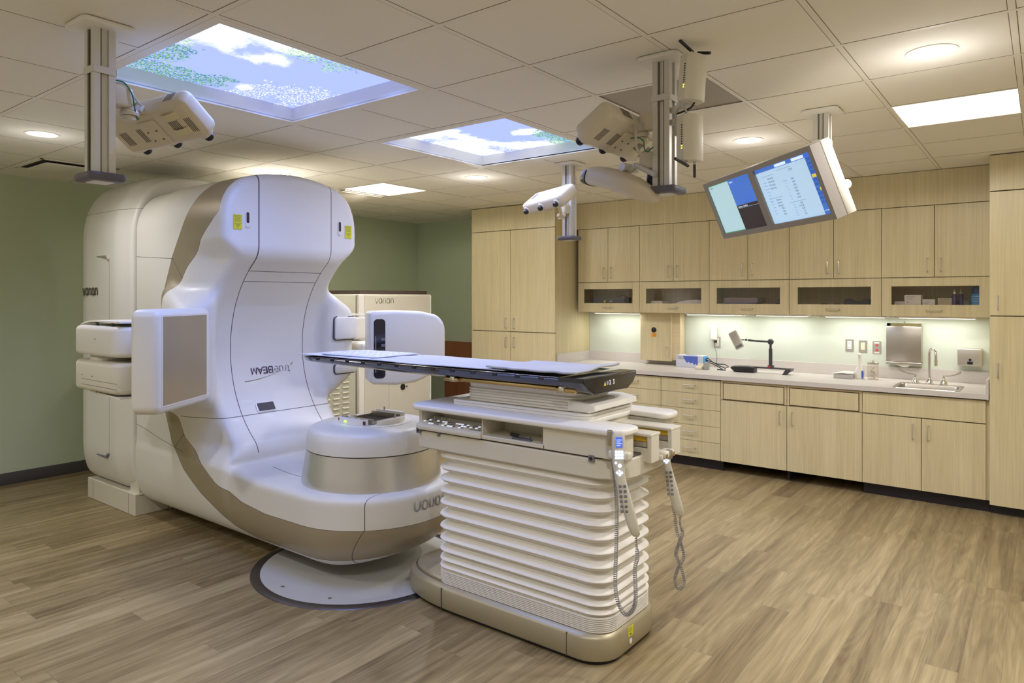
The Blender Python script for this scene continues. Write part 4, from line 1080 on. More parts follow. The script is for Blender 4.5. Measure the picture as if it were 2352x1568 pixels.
MP = Matrix.Translation((-1.6545, 2.86, 1.235)) @ Matrix(((0, 0, 1, 0), (1, 0, 0, 0), (0, 1, 0, 0), (0, 0, 0, 1)))
prism(bm, [(0, 0), (.024, 0), (.012, .022)], 0, .0006, 'xy', M=MP, mi=0); prism(bm, ell(.036, .011, .010, .010, 16), 0, .0006, 'xy', M=MP, mi=1)
for q in (0, 1): prism(bm, [(.054+q*.036, .0), (.066+q*.036, 0), (.066+q*.036, .024), (.052+q*.036, .024), (.052+q*.036, .017), (.060+q*.036, .017)][:6], 0, .0006, 'xy', M=MP, mi=2)
obj('symbol_label', bm, [mat('symbol_yellow', (220, 200, 60), .5), mat('symbol_blue', (130, 160, 230), .5), M_PLASTW], cc)

# linen on the tabletop
def sheet(x0, x1, y0, y1, seed, amp, thk=.004, lift=None):
    rnd = np.random.RandomState(seed); ph = rnd.rand(8)*6
    nx, ny = 90, 34; bm = B(); g_ = []
    for i in range(nx+1):
        row = []
        for j in range(ny+1):
            fx, fy = i/nx, j/ny; x = x0+(x1-x0)*fx+.006*math.sin(fy*9+ph[0]); y = y0+(y1-y0)*fy+.006*math.sin(fx*23+ph[1])
            z = 1.2805+amp*(.5+.5*math.sin(7*x+3*y*3+ph[2])*math.sin(17*y+2*x+ph[3])) + amp*.4*abs(math.sin(31*x-12*y+ph[4]))*math.exp(-((fy-.3)/.3)**2)
            if lift: z += lift(fx, fy)
            row.append(bm.verts.new((x, y, z)))
        g_.append(row)
    for i in range(nx):
        for j in range(ny): bm.faces.new((g_[i][j], g_[i+1][j], g_[i+1][j+1], g_[i][j+1]))
    r = bmesh.ops.extrude_face_region(bm, geom=bm.faces[:]); bmesh.ops.translate(bm, vec=(0, 0, thk), verts=[v for v in r['geom'] if isinstance(v, bmesh.types.BMVert)])
    return bm
obj('bed_sheet', sheet(-3.86, -2.16, YC-HW+.040, YC+HW-.012, 4, .004), M_SHEET, label='long white sheet covering the left part of the black tabletop', cat='sheet', ang=3)
obj('folded_sheet', sheet(-2.28, -1.74, YC-HW+.05, YC+HW-.03, 9, .007, .010, lambda fx, fy: .008+.016*max(0, fx-.75)*4*fy), M_SHEET, label='folded white sheet on the right end of the tabletop, its corner lifted', cat='sheet', ang=3)
# head mat with grid of holes at the far end
bm = B(); MM = Matrix.Translation((-3.42, YC+.03, 1.290)) @ Matrix.Rotation(.02, 4, 'Z')
prism(bm, rrect(-.28, .24, -.19, .19, .03), 0, .006, 'xy', .002, 1, M=MM)
t = thing('immobilisation_board', 'thin pale board with white squares lying at the left end of the sheet', 'board', (-3.42, YC, 1.288))
obj('board', bm, mat('board_grey', (196, 204, 220), .5), t)
bm = B()
for a in range(9):
    for b in range(6):
        if (a+b) % 2 == 0: box(bm, -.24+a*.052, -.24+a*.052+.034, -.15+b*.052, -.15+b*.052+.034, .006, .0075, M=MM)
obj('board_pattern', bm, M_PLASTW, t)

# hand pendants with coiled cords
def pendant(top, lean, label, loopL, twist, side):
    t = thing('hand_pendant', label, 'hand control', tuple(top), group='hand pendants hanging on the couch')
    M = Matrix.Translation(top) @ Matrix.Rotation(lean, 4, 'Y') 
    # local: x = right across the face, y = away, z up ; face looks to -y (turned toward the room)
    R = Matrix.Rotation(math.radians(38), 4, 'Z'); M = M @ R
    secs = []
    for z, xo, hw_, th, yo in ((.0, .0, .020, .012, 0), (-.012, 0, .027, .018, 0), (-.05, 0, .029, .02, 0), (-.13, .002, .027, .022, .002), (-.18, .006, .022, .022, .006), (-.22, .014, .023, .024, .002), (-.30, .034, .026, .022, -.004), (-.40, .062, .024, .020, -.006), (-.435, .072, .020, .017, -.006), (-.445, .075, .012, .010, -.006)):
        secs.append([M @ Vector((xo+hw_*math.copysign(abs(math.cos(a))**.55, math.cos(a)), yo+th*math.copysign(abs(math.sin(a))**.55, math.sin(a)), z)) for a in [2*PI*q/24 for q in range(24)]])
    bm = B(); loft(bm, secs); obj('body', bm, mat('pendant_ivory', (206, 200, 184), .45), t, ang=.9)
    bm = B(); box(bm, -.014, .014, -.024, -.018, -.062, -.018, .001, 1, M=M); obj('display', bm, mat('pendant_screen', (70, 92, 190), .3, emit=.3), t)
    bm = B()
    for q in range(4): box(bm, -.011, .011-(q % 2)*.006, -.0248, -.0238, -.030-q*.008, -.028-q*.008, M=M)
    obj('display_lines', bm, mat('pendant_text', (190, 205, 255), .3, emit=.4), t)
    bm = B()
    for r_ in range(3):
        for c_ in range(3): box(bm, -.017+c_*.0125, -.0075+c_*.0125, -.0255, -.020, -.085-r_*.013, -.076-r_*.013, .001, 1, M=M)
    for x, z, s in ((-.014, -.128, .005), (.003, -.140, .008), (-.008, -.170, .005), (.012, -.170, .005), (.003, -.178, .006), (.002, -.162, .004)): lathe(bm, [(0, 0), (s, 0), (s, .003), (0, .004)], (0, 0, 0), 12, M=M @ Matrix.Translation((x, -.020, z)) @ Matrix.Rotation(PI/2, 4, 'X'))
    obj('lit_keys', bm, M_GLOW, t)
    bm = B()
    for r_ in range(6):
        for c_ in (-1, 1): xo = .014+.020*((-r_*.021)/-.1)*.28*1.4; box(bm, xo+c_*.010-.006, xo+c_*.010+.006, -.0285, -.022, -.232-r_*.0215, -.220-r_*.0215, .002, 1, M=M)
    obj('rocker_keys', bm, M_GREY, t)
    tail = M @ Vector((.075, -.006, -.445)); start = M @ Vector((-.02, .03, -.10))
    bm = B(); 
    lb = loopL
    if not twist:
        path = [tail, tail+Vector((.006, -.004, -.05)), tail+Vector((.010, -.006, -.09)), tail+Vector((0, -.01, -.14)), tail+Vector((.004, -.01, -.26)), tail+Vector((-.01, -.01, -.315)), tail+Vector((-.045, -.01, -.345)), tail+Vector((-.085, 0, -.31)), tail+Vector((-.10, 0, -.23)), tail+Vector((-.10, .01, -.05)), tail+Vector((-.105, .02, .12)), start]
    else:
        path = [tail, tail+Vector((.0, 0, -.04)), tail+Vector((.018, -.01, -.08)), tail+Vector((-.006, -.012, -.15)), tail+Vector((-.022, .0, -.20)), tail+Vector((.004, .012, -.27)), tail+Vector((.020, .004, -.33)), tail+Vector((-.004, -.004, -.365)), tail+Vector((-.028, 0, -.33)), tail+Vector((-.006, -.012, -.26)), tail+Vector((.020, 0, -.20)), tail+Vector((-.004, .014, -.13)), tail+Vector((-.022, .012, -.09)), tail+Vector((-.03, .015, -.05)), tail+Vector((-.05, .02, .06)), tail+Vector((-.09, .03, .20)), start+Vector((-.02, 0, .02))]
    # resample smooth path, wind a helix round it
    def cr(p, n_):
        P = [p[0]]+p+[p[-1]]; out = []
        for i in range(1, len(P)-2):
            for k in range(n_):
                t_ = k/n_; out.append(.5*((2*P[i])+(P[i+1]-P[i-1])*t_+(2*P[i-1]-5*P[i]+4*P[i+1]-P[i+2])*t_*t_+(3*P[i]-P[i-1]-3*P[i+1]+P[i+2])*t_**3))
        return out+[p[-1]]
    cp = cr(path, 12); d = [0]
    for a, b in zip(cp[:-1], cp[1:]): d.append(d[-1]+(b-a).length)
    tot = d[-1]; nturn = int(tot/.0088); pts = []; up = Vector((0, 1, 0))
    prevn = None
    for s_ in range(nturn*8):
        u_ = s_/(nturn*8)*tot; i = min(max(0, int(np.searchsorted(d, u_))-1), len(cp)-2); f = (u_-d[i])/max(1e-9, d[i+1]-d[i]); p = cp[i].lerp(cp[i+1], f); tg = (cp[i+1]-cp[i]).normalized()
        if prevn is None: prevn = tg.orthogonal().normalized()
        nn = (prevn-tg*prevn.dot(tg)).normalized(); prevn = nn; bb = tg.cross(nn)
        a = 2*PI*s_/8; r_ = .0078 if u_ > .055 else .0045
        pts.append(p+nn*r_*math.cos(a)+bb*r_*math.sin(a))
    tube(bm, pts, .0023, 5); obj('coiled_cord', bm, mat('cord_grey', (150, 146, 138), .5), t, ang=3)
    bm = B(); box(bm, -.045, -.022, .0, .03, -.06, .005, .004, 2, M=M); obj('hook', bm, M_STEEL, t)
    return t
pA = aY(1420, 992, 2.64); pendant(Vector((pA.x, pA.y, pA.z)), 0.0, 'hand pendant nearest the camera with blue display, hanging on the couch corner', .3, False, 1)
pB = aY(1527, 990, 3.20); pendant(Vector((pB.x, pB.y, 1.015)), 0.0, 'farther hand pendant hanging from the rail end with its cord twisted', .3, True, 1)
bm = B(); box(bm, -1.505, -1.405, 2.635, 2.675, .955, .990, .008, 3); obj('pendant_bracket', bm, M_CREAM, cc)

# marker pen and small keypad in the storage recess
bm = B(); tube(bm, [(-2.11, 2.735, .973), (-2.05, 2.725, .972)], .009, 14); tube(bm, [(-2.05, 2.725, .972), (-1.975, 2.71, .9715)], .007, 14, mi=1); obj('marker_pen', bm, [M_BLACK, mat('pen_grey', (120, 118, 120), .4)], label='black capped marker lying in the couch storage recess', cat='pen')
bm = B(); box(bm, -2.07, -1.955, 2.685, 2.705, .962, .970, .002, 1); obj('glasses_case', bm, [mat('item_slate', (92, 92, 104), .4)], label='flat grey case in the recess just below the marker', cat='case')

# ================================================================== MAPLE CASEWORK
def pull(bm, p, length, axis, out=.032, r=.0045):
    """wire pull, ends on the door face at y = p.y, bowed toward -y"""
    d = Vector((0, 0, 1)) if axis == 'z' else Vector((1, 0, 0)); h = d*length/2; o_ = Vector((0, -out, 0))
    pts = [p-h, p-h+o_*.75, p-h*.93+o_*.97, p-h*.8+o_, p+h*.8+o_, p+h*.93+o_*.97, p+h+o_*.75, p+h]
    tube(bm, pts, r, 8); return bm
G = .0022     # reveal between fronts
def front(name, parent, x0, x1, z0, z1, y, th=.019, handle=None, m=None):
    o = obj(name, box(B(), x0+G, x1-G, y, y+th, z0+G, z1-G, .0012, 1), m or M_WOOD, parent)
    if handle:
        hx, hz, ln, ax = handle
        obj('handle', pull(B(), Vector((hx, y, hz)), ln, ax), M_HANDLE, o, label='steel bar handle')
    return o
def carcass(bm, x0, x1, y0, y1, z0, z1): return box(bm, x0, x1, y0, y1, z0, z1)
M_GAP = mat('cabinet_shadow_gap', (66, 48, 30), .9)
# left tall cupboard
t = thing('tall_cupboard', 'tall four-door maple cupboard standing right of the equipment cabinet', 'cupboard', (-4.98, 6.83, 0))
xa, xm, xb, yf = -5.60, -4.995, -4.362, 6.46
obj('body', carcass(B(), xa, xb, yf+.021, YB-.002, .10, CEIL-.004), M_WOOD, t)
obj('shadow_board', box(B(), xa+.004, xb-.004, yf+.0192, yf+.0208, .10, CEIL-.01), M_GAP, t)
obj('plinth', box(B(), xa+.01, xb-.002, yf+.09, YB-.004, 0, .10), M_TOE, t)
front('top_panel', t, xa, xb, 2.452, CEIL-.006, yf)
front('door', t, xa, xm, 1.256, 2.450, yf, handle=(-5.057, 1.352, .115, 'z'))
front('door', t, xm, xb, 1.256, 2.450, yf, handle=(-4.938, 1.352, .115, 'z'))
front('door', t, xa, xm, .10, 1.253, yf, handle=(-5.057, 1.130, .115, 'z'))
front('door', t, xm, xb, .10, 1.253, yf, handle=(-4.938, 1.130, .115, 'z'))
# right tall cupboard
t = thing('tall_cupboard', 'tall maple cupboard cut off by the right edge of the photo', 'cupboard', (.02, 6.8, 0))
xa, xb, yf = -.338, .42, 6.40
obj('body', carcass(B(), xa, xb, yf+.021, YB-.002, .10, CEIL-.004), M_WOOD, t)
obj('shadow_board', box(B(), xa+.004, xb-.004, yf+.0192, yf+.0208, .10, CEIL-.01), M_GAP, t)
obj('plinth', box(B(), xa+.002, xb, yf+.08, YB-.004, 0, .10), M_TOE, t)
front('top_panel', t, xa, xb, 2.462, CEIL-.006, yf)
front('door', t, xa, xb, 1.516, 2.459, yf, handle=(-.284, 1.615, .10, 'z'))
front('door', t, xa, xb, .075, 1.513, yf, handle=(-.284, 1.104, .10, 'z'))
# a further wall of cupboards continues out of the picture
struct('trim_4', box(B(), .42, XR, 6.42, YB-.002, 0, CEIL-.002), M_WOOD)
# fascia above the wall cupboards
ux = [-4.31+.790*k for k in range(6)]; ux[-1] = -.345
YU = 6.86
struct('trim_3', box(B(), -4.36, -.34, YU, YU+.03, 2.445, CEIL-.004, .001, 1), M_WOOD)
wall_words = ['first wall cupboard from the left', 'second wall cupboard from the left', 'third wall cupboard from the left, partly behind the monitor', 'fourth wall cupboard from the left, beside the monitor corner', 'last wall cupboard on the right, above the sink']
M_PANE = mat_pane('cabinet_glass', .93)
for k in range(5):
    x0, x1 = ux[k], ux[k+1]; xm = (x0+x1)/2
    t = thing('wall_cupboard', 'maple two-door and glass-flap '+wall_words[k], 'cupboard', (xm, 7.03, 1.49), group='maple wall cupboards over the counter')
    bm = B(); box(bm, x0, x1, YU+.021, YB-.002, 1.826, 2.444)
    box(bm, x0, x0+.018, YU+.021, YB-.002, 1.495, 1.826); box(bm, x1-.018, x1, YU+.021, YB-.002, 1.495, 1.826); box(bm, x0+.018, x1-.018, YB-.012, YB-.002, 1.513, 1.826); box(bm, x0, x1, YU+.021, YB-.002, 1.495, 1.513)
    obj('body', bm, M_WOOD, t)
    obj('shadow_board', box(B(), x0+.004, x1-.004, YU+.0192, YU+.0208, 1.83, 2.444), M_GAP, t)
    front('door', t, x0, xm, 1.829, 2.442, YU, handle=(xm-.048, 1.932, .115, 'z'))
    front('door', t, xm, x1, 1.829, 2.442, YU, handle=(xm+.048, 1.932, .115, 'z'))
    bm = B(); a, b = x0+G, x1-G; gx0, gx1, gz0, gz1 = x0+.078, x1-.085, 1.592, 1.752
    box(bm, a, gx0, YU, YU+.019, 1.492, 1.825, .001, 1); box(bm, gx1, b, YU, YU+.019, 1.492, 1.825, .001, 1); box(bm, gx0, gx1, YU, YU+.019, 1.492, gz0, .001, 1); box(bm, gx0, gx1, YU, YU+.019, gz1, 1.825, .001, 1)
    fl = obj('flap_door', bm, M_WOOD, t)
    obj('handle', pull(B(), Vector((xm-.003, YU, 1.548)), .112, 'x'), M_HANDLE, fl, label='steel bar handle')
    obj('glass_pane', box(B(), gx0-.004, gx1+.004, YU+.011, YU+.015, gz0-.004, gz1+.004), M_PANE, fl)
# what stands behind the glass flaps
def item(name, bm, m, label, cat, group=None): return obj(name, bm, m, label=label, cat=cat, group=group)
IB = 1.5135
def cart(x0, x1, z1, y0, y1, lab, m=None):
    bm = B(); box(bm, x0, x1, y0, y1, IB, z1, .002, 1); w_ = x1-x0
    for q in range(3): box(bm, x0+.012, x0+w_*(.72-.12*q), y0-.0006, y0, z1-.016-q*.012, z1-.013-q*.012, mi=1)
    return item('carton', bm, [m or M_PLASTW, mat('print_grey', (150, 146, 150), .6)], lab, 'box', 'white cartons behind the right glass flap')
cart(-1.062, -.985, 1.620, 6.95, 7.10, 'low white carton at the left end behind the right glass flap')
cart(-.982, -.855, 1.678, 6.93, 7.12, 'tallest white carton with grey print behind the right glass flap')
cart(-.846, -.752, 1.640, 6.94, 7.10, 'white carton right of the tallest one, behind the right glass flap')
cart(-.735, -.630, 1.650, 6.98, 7.14, 'beige carton just left of the purple bottles', mat('carton_beige', (206, 190, 160), .6))
bm = B(); box(bm, -.960, -.95, 6.9292, 6.93, 1.612, 1.620); obj('carton_mark', bm, mat('print_red', (190, 90, 80), .5)).update_tag()
o = bpy.data.objects['carton_mark']; par = bpy.data.objects['carton.001']; o.data.transform(Matrix.Translation(-par.location)); o.parent = par
for k, (x, y) in enumerate(((-.612, 6.97), (-.572, 7.03))):
    t = thing('dropper_bottle', 'purple squeeze bottle with pale tip, %s of the pair behind the glass' % ('left one' if k == 0 else 'right one'), 'bottle', (x, y, IB), group='purple bottles behind the right glass flap')
    obj('body', lathe(B(), [(0, IB), (.019, IB), (.020, IB+.01), (.020, IB+.155), (.012, IB+.170), (0, IB+.170)], (x, y, 0), 20), mat('purple_plastic', (72, 52, 104), .4), t)
    obj('nozzle', lathe(B(), [(.011, IB+.168), (.011, IB+.185), (.004, IB+.200), (.003, IB+.215), (0, IB+.215)], (x, y, 0), 16), M_PLASTW, t)
item('plastic_tub', lathe(B(), [(0, IB), (.040, IB), (.043, IB+.10), (.045, IB+.102), (.045, IB+.112), (0, IB+.113)], (-.545, 7.12, 0), 28), mat('clear_tub', (190, 200, 196), .2, trans=.4), 'short clear plastic tub between the purple bottles and blue roll', 'tub')
bm = B(); lathe(bm, [(0, IB), (.050, IB), (.050, IB+.17), (0, IB+.17)], (-.445, 6.97, 0), 32)
for q in range(7): lathe(bm, [(.0502, IB+.02+q*.021), (.0512, IB+.022+q*.021), (.0502, IB+.026+q*.021)], (-.445, 6.97, 0), 32, mi=1)
lathe(bm, [(.044, IB+.17), (.044, IB+.23), (0, IB+.232)], (-.445, 6.97, 0), 32, mi=2)
item('wipes_canister', bm, [mat('canister_blue', (60, 142, 204), .45), mat('canister_line', (150, 200, 232), .45), mat('canister_navy', (44, 74, 130), .45)], 'blue striped canister at the right end behind the glass flap', 'canister')
def hump(x0, x1, y0, y1, pts, name, lab, cat, m): bm = B(); prism(bm, [(x0, IB)]+[(x0+(x1-x0)*a, IB+h) for a, h in pts]+[(x1, IB)], y0, y1, 'xz', .004, 1); return item(name, bm, m, lab, cat)
hump(-1.50, -1.24, 6.95, 7.12, [(0, .02), (.12, .125), (.2, .13), (.4, .105), (.6, .105), (.78, .13), (.88, .125), (1, .085)], 'headrest_block', 'dark wavy foam headrest behind the fourth glass flap', 'headrest', M_DGREY)
hump(-1.72, -1.50, 6.95, 7.05, [(0, .05), (.2, .085), (.35, .085), (.5, .06), (.75, .085), (.9, .08), (1, .04)], 'headrest_block', 'low dark green foam block left of the wavy headrest', 'headrest', mat('dark_green_foam', (58, 72, 54), .7))
bm = B(); prism(bm, rrect(-2.60, -2.26, 1.60, 1.655, .008, 3), 6.92, 7.13, 'xz', .003, 1); box(bm, -2.585, -2.28, 6.93, 7.12, IB, 1.60); item('storage_tray', bm, mat('tray_lilac', (140, 128, 132), .5), 'long grey lilac tray behind the third glass flap', 'tray')
hump(-2.10, -2.03, 6.96, 7.1, [(0, .06), (.3, .12), (.7, .12), (1, .09)], 'headrest_block', 'small dark foam piece at the right end behind the third glass flap', 'headrest', M_DGREY)
bm = B(); prism(bm, rrect(-3.42, -3.28, 1.5, 1.62, .02, 3), 6.93, 7.1, 'xz', .004); item('white_mask_pack', bm, M_PLASTW, 'small white moulded piece at the left behind the second glass flap', 'pack')
hump(-3.17, -2.83, 6.93, 7.13, [(0, .06), (.2, .095), (.5, .115), (.8, .12), (1, .115)], 'white_cushion', 'large pale moulded cushion behind the second glass flap', 'cushion', M_PLASTW)
bm = B(); box(bm, -4.17, -3.75, 6.94, 7.12, IB, 1.655, .006, 2); box(bm, -4.01, -3.99, 6.935, 6.942, 1.60, 1.625, mi=1); box(bm, -3.94, -3.90, 6.935, 6.942, 1.61, 1.618, mi=2)
item('instrument_box', bm, [M_DGREY, M_YELLOW, M_PLASTW], 'dark instrument box with small yellow tag behind the first glass flap', 'box')
bm = B(); tube(bm, [(-3.86, 7.0, 1.655), (-3.82, 6.99, 1.68), (-3.76, 6.99, 1.672), (-3.72, 7.0, 1.64), (-3.71, 7.0, 1.52)], .006); item('black_cable', bm, M_BLACK, 'black cable looped over the dark instrument box', 'cable')

# under-cabinet lights
M_STRIP = mat('strip_lens', (255, 252, 236), .5, emit=E_UNDER)
for k, (x0, x1) in enumerate(((-4.17, -3.60), (-3.04, -2.40), (-2.31, -1.80), (-1.66, -1.12), (-1.05, -.45))):
    wd_ = ['above the left end of the counter', 'right of the wood access panel', 'above the black positioning stand', 'above the wall sockets', 'above the sink'][k]
    t = thing('strip_light', 'slim under-cupboard strip light '+wd_, 'light', ((x0+x1)/2, 7.02, 1.493), group='strip lights under the wall cupboards')
    obj('housing', box(B(), x0, x1, 6.97, 7.07, 1.474, 1.494, .003, 1), M_PLASTW, t)
    obj('lens', box(B(), x0+.02, x1-.02, 6.98, 7.06, 1.4705, 1.4745), M_STRIP, t)
    light('lamp', 'AREA', ((x0+x1)/2, 7.02, 1.4695), .50*(x1-x0)/.55, (.97, .99, 1.0), t, sx=x1-x0-.05, sy=.07)
for k, x in enumerate((-2.355, -1.73, -1.085)):
    bm = B(); tube(bm, [(x-.055, 6.885, 1.490), (x-.052, 6.88, 1.468), (x-.02, 6.88, 1.480), (x, 6.88, 1.470), (x+.02, 6.88, 1.480), (x+.052, 6.88, 1.468), (x+.055, 6.885, 1.490)], .0035, 8)
    obj('cable_loop', bm, M_PLASTW, label='short white cable loop hanging between strip lights, %s of three' % ['leftmost', 'middle', 'rightmost'][k], cat='cable', group='white cable loops under the cupboards')

# base cupboards
YL = 6.42; ZT = .874
bx_ = [-4.355, -3.670, -3.056, -2.443, -1.836, -1.222, -.359]
def unit(name, x0, x1, label, cat):
    t = thing(name, label, cat, ((x0+x1)/2, 6.8, 0))
    return t
DZ = [.862, .724, .572, .417, .264, .102]
for k in (0, 1, 2):
    x0, x1 = bx_[k], bx_[k+1]
    t = unit('drawer_cabinet', x0, x1, ['maple drawer cabinet at the far left end of the counter behind the couch', 'maple five-drawer cabinet just behind the couch rails', 'maple five-drawer cabinet with all five drawers in view'][k], 'drawers')
    obj('body', carcass(B(), x0, x1, YL+.021, YB-.002, .10, ZT), M_WOOD, t)
    obj('shadow_board', box(B(), x0+.004, x1-.004, YL+.0192, YL+.0208, .10, ZT), M_GAP, t)
    for a, b in zip(DZ[:-1], DZ[1:]):
        front('drawer', t, x0, x1, b, a+.0015, YL, handle=((x0+x1)/2, (a+b)/2+.012, .115, 'x'))
for k in (3, 4):
    x0, x1 = bx_[k], bx_[k+1]
    t = unit('base_cupboard', x0, x1, 'maple base cupboard with pull-out board, %s of the pair' % ('left one, handle at its right edge' if k == 3 else 'right one, handle at its left edge'), 'cupboard')
    obj('body', carcass(B(), x0, x1, YL+.021, YB-.002, .10, ZT), M_WOOD, t)
    obj('face_frame', box(B(), x0+G, x1-G, YL+.004, YL+.021, .69, .868), M_WOODH, t)
    obj('shadow_board', box(B(), x0+.022, x1-.022, YL+.0025, YL+.0045, .690, .850), M_GAP, t)
    front('pull_out_board', t, x0+.026, x1-.026, .694, .846, YL)
    hx = x1-.057 if k == 3 else x0+.050
    front('door', t, x0, x1, .10, .684, YL, handle=(hx, .575, .115, 'z'))
x0, x1 = bx_[5], bx_[6]; xm = -.79
t = unit('sink_cupboard', x0, x1, 'maple two-door base cupboard under the sink', 'cupboard')
bm = B(); box(bm, x0, x1, YL+.021, YL+.04, .10, ZT); box(bm, x0, x0+.018, YL+.03, YB-.002, .10, ZT); box(bm, x1-.018, x1, YL+.03, YB-.002, .10, ZT); box(bm, x0, x1, YB-.02, YB-.002, .1, ZT); box(bm, x0, x1, YL+.03, YB-.002, .10, .12)
obj('body', bm, M_WOOD, t)
obj('shadow_board', box(B(), x0+.004, x1-.004, YL+.0192, YL+.0208, .10, ZT), M_GAP, t)
front('false_front', t, x0, x1, .686, .866, YL)
front('door', t, x0, xm, .10, .683, YL, handle=(-.848, .572, .115, 'z')); front('door', t, xm, x1, .10, .683, YL, handle=(-.742, .572, .115, 'z'))
obj('filler_strip', box(B(), x1, -.3385, YL+.02, YL+.04, .10, ZT), M_WOOD, t)
struct('trim_5', box(B(), -4.36, -2.443, YL+.075, YL+.09, 0, .10), M_TOE)
struct('trim_6', box(B(), -1.222, -.34, YL+.075, YL+.09, 0, .10), M_TOE)
struct('trim_7', box(B(), -2.443, -1.222, YB-.12, YB-.10, 0, .10), M_BLACK)
bm = B(); box(bm, -1.85, -1.83, YL+.075, YB-.13, 0, .10); struct('trim_8', bm, M_TOE)

# counter, splashback
SX0, SX1, SY0, SY1 = -.995, -.545, 6.455, 6.80
YC0 = 6.395
t = thing('countertop', 'long white solid counter over the maple base cupboards', 'counter', (-2.35, 6.8, .874))
bm = B(); box(bm, -4.36, SX0, YC0, YB-.003, .874, .914); box(bm, SX1, -.342, YC0, YB-.003, .874, .914); box(bm, SX0, SX1, YC0, SY0, .874, .914); box(bm, SX0, SX1, SY1, YB-.003, .874, .914)
obj('slab', bm, M_COUNTER, t)
obj('upstand', box(B(), -4.36, -.342, YB-.022, YB-.003, .914, 1.02, .002, 1), M_COUNTER, t)
obj('end_upstand', box(B(), -.362, -.342, YC0+.03, YB-.022, .914, 1.02, .002, 1), M_COUNTER, t)
obj('left_upstand', box(B(), -4.36, -4.341, YC0+.1, YB-.022, .914, 1.02, .002, 1), M_COUNTER, t)
struct('wall_back_splash', box(B(), -4.36, -.34, YB-.003, YB-.0005, 1.02, 1.50), M_LGREEN)
# wood access panel on the splash wall
t = thing('wall_hatch', 'tall maple access panel with black port on the wall left of the glove box', 'panel', (-3.36, 7.12, .972))
obj('box_side', box(B(), -3.225, -3.135, 7.06, YB-.024, .972, 1.490, .001, 1), M_WOODH, t)
obj('panel_door', box(B(), -3.60, -3.225, 7.04, YB-.024, .960, 1.490, .0015, 1), M_WOOD, t)
obj('wall_cleat', box(B(), -3.58, -3.15, YB-.024, YB-.004, 1.03, 1.485), M_WOODH, t)
obj('port', lathe(B(), [(0, 0), (.030, 0), (.030, .004), (.026, .006), (0, .004)], (0, 0, 0), 28, M=Matrix.Translation((-3.435, 7.04, 1.298)) @ Matrix.Rotation(PI/2, 4, 'X')), M_BLACK, t)
bm = B(); box(bm, -3.467, -3.405, 7.0385, 7.040, 1.222, 1.262); 
for q in range(3): box(bm, -3.459, -3.413, 7.0380, 7.0386, 1.228+q*.011, 1.232+q*.011, mi=1)
obj('laser_label', bm, [mat('label_orange', (226, 170, 40), .5), mat('label_red', (200, 90, 40), .5)], t, label='orange warning label')
obj('handle', pull(B(), Vector((-3.277, 7.04, 1.06)), .105, 'z'), M_CHROME, t, label='bright wire handle')

# brown wood panel in the far corner
t = thing('brown_wall_panel', 'brown wood wall panel low on the far wall, left of the tall maple cupboard', 'panel', (-6.2, YB-.02, 0))
obj('board', box(B(), -6.73, -5.61, YB-.022, YB-.002, .105, 1.045, .002, 1), M_BWOOD, t)

# sink and tap
t = thing('sink', 'small stainless steel sink let into the right end of the counter', 'sink', (-.77, 6.63, .914))
bm = B(); stack(bm, lambda e: rrect(SX0-.014+e, SX1+.014-e, SY0-.014+e, SY1+.072-e*.3, .02, 4), [(0, .9135), (0, .917), (.004, .9185)])
bm2 = B()
def ring_(e, z): return [(x, y, z) for x, y in rrect(SX0+.012+e, SX1-.012-e, SY0+.012+e, SY1-.012-e, .04, 5)]
outer = [(x, y, .9185) for x, y in rrect(SX0-.012, SX1+.012, SY0-.012, SY1+.070, .04, 5)]
bm.free()
bm = B(); loft(bm, [[(x, y, .9140) for x, y in rrect(SX0-.014, SX1+.014, SY0-.014, SY1+.072, .04, 5)], outer, ring_(-.002, .919), ring_(0, .916), ring_(.004, .85), ring_(.012, .765), ring_(.03, .752), ring_(.12, .750)], False)
f_ = [v for v in bm.verts if abs(v.co.z-.750) < 1e-4]; bm.faces.new(sorted(f_, key=lambda v: math.atan2(v.co.y-6.63, v.co.x+.77)))
obj('basin', bm, M_STEEL, t)
obj('drain', lathe(B(), [(0, .754), (.035, .754), (.042, .751), (.042, .750)], (-.77, 6.63, 0), 24), M_CHROME, t)
t = thing('tap', 'chrome gooseneck tap with two wrist-blade handles behind the sink', 'tap', (-.775, 6.84, .918))
def bell(bm, x, y): lathe(bm, [(0, .918), (.030, .918), (.030, .924), (.026, .935), (.020, .950), (.013, .962), (.010, .968), (.010, .985), (0, .987)], (x, y, 0), 28); return bm
tx, ty = -.782, 6.842
bm = B(); bell(bm, tx, ty); tube(bm, [(tx, ty, .97), (tx, ty, 1.17)]+[(tx+.03*(1-math.cos(a)), ty-.055*(1-math.cos(a)), 1.17+.055*math.sin(a)) for a in np.linspace(.25, PI, 10)]+[(tx+.06, ty-.11, 1.10)], .0095, 14); obj('spout', bm, M_CHROME, t)
obj('aerator', tube(B(), [(tx+.06, ty-.11, 1.135), (tx+.06, ty-.11, 1.085)], .012, 14), M_CHROME, t)
for s in (-1, 1):
    hx = tx+s*.105; bm = B(); bell(bm, hx, ty-.002); tube(bm, [(hx, ty, .975), (hx, ty, .998)], .007, 12)
    secs = []
    for q in range(10):
        f = q/9; x = hx+s*(.01+.115*f); z = .995+.040*f**2.2; wdt = .006+.012*max(0, f-.55)/.45; secs.append([(x, ty-.003, z-wdt*.75), (x, ty+.004, z-wdt*.75), (x, ty+.004, z+wdt*.75), (x, ty-.003, z+wdt*.75)])
    loft(bm, secs); obj('blade_handle', bm, M_CHROME, t)
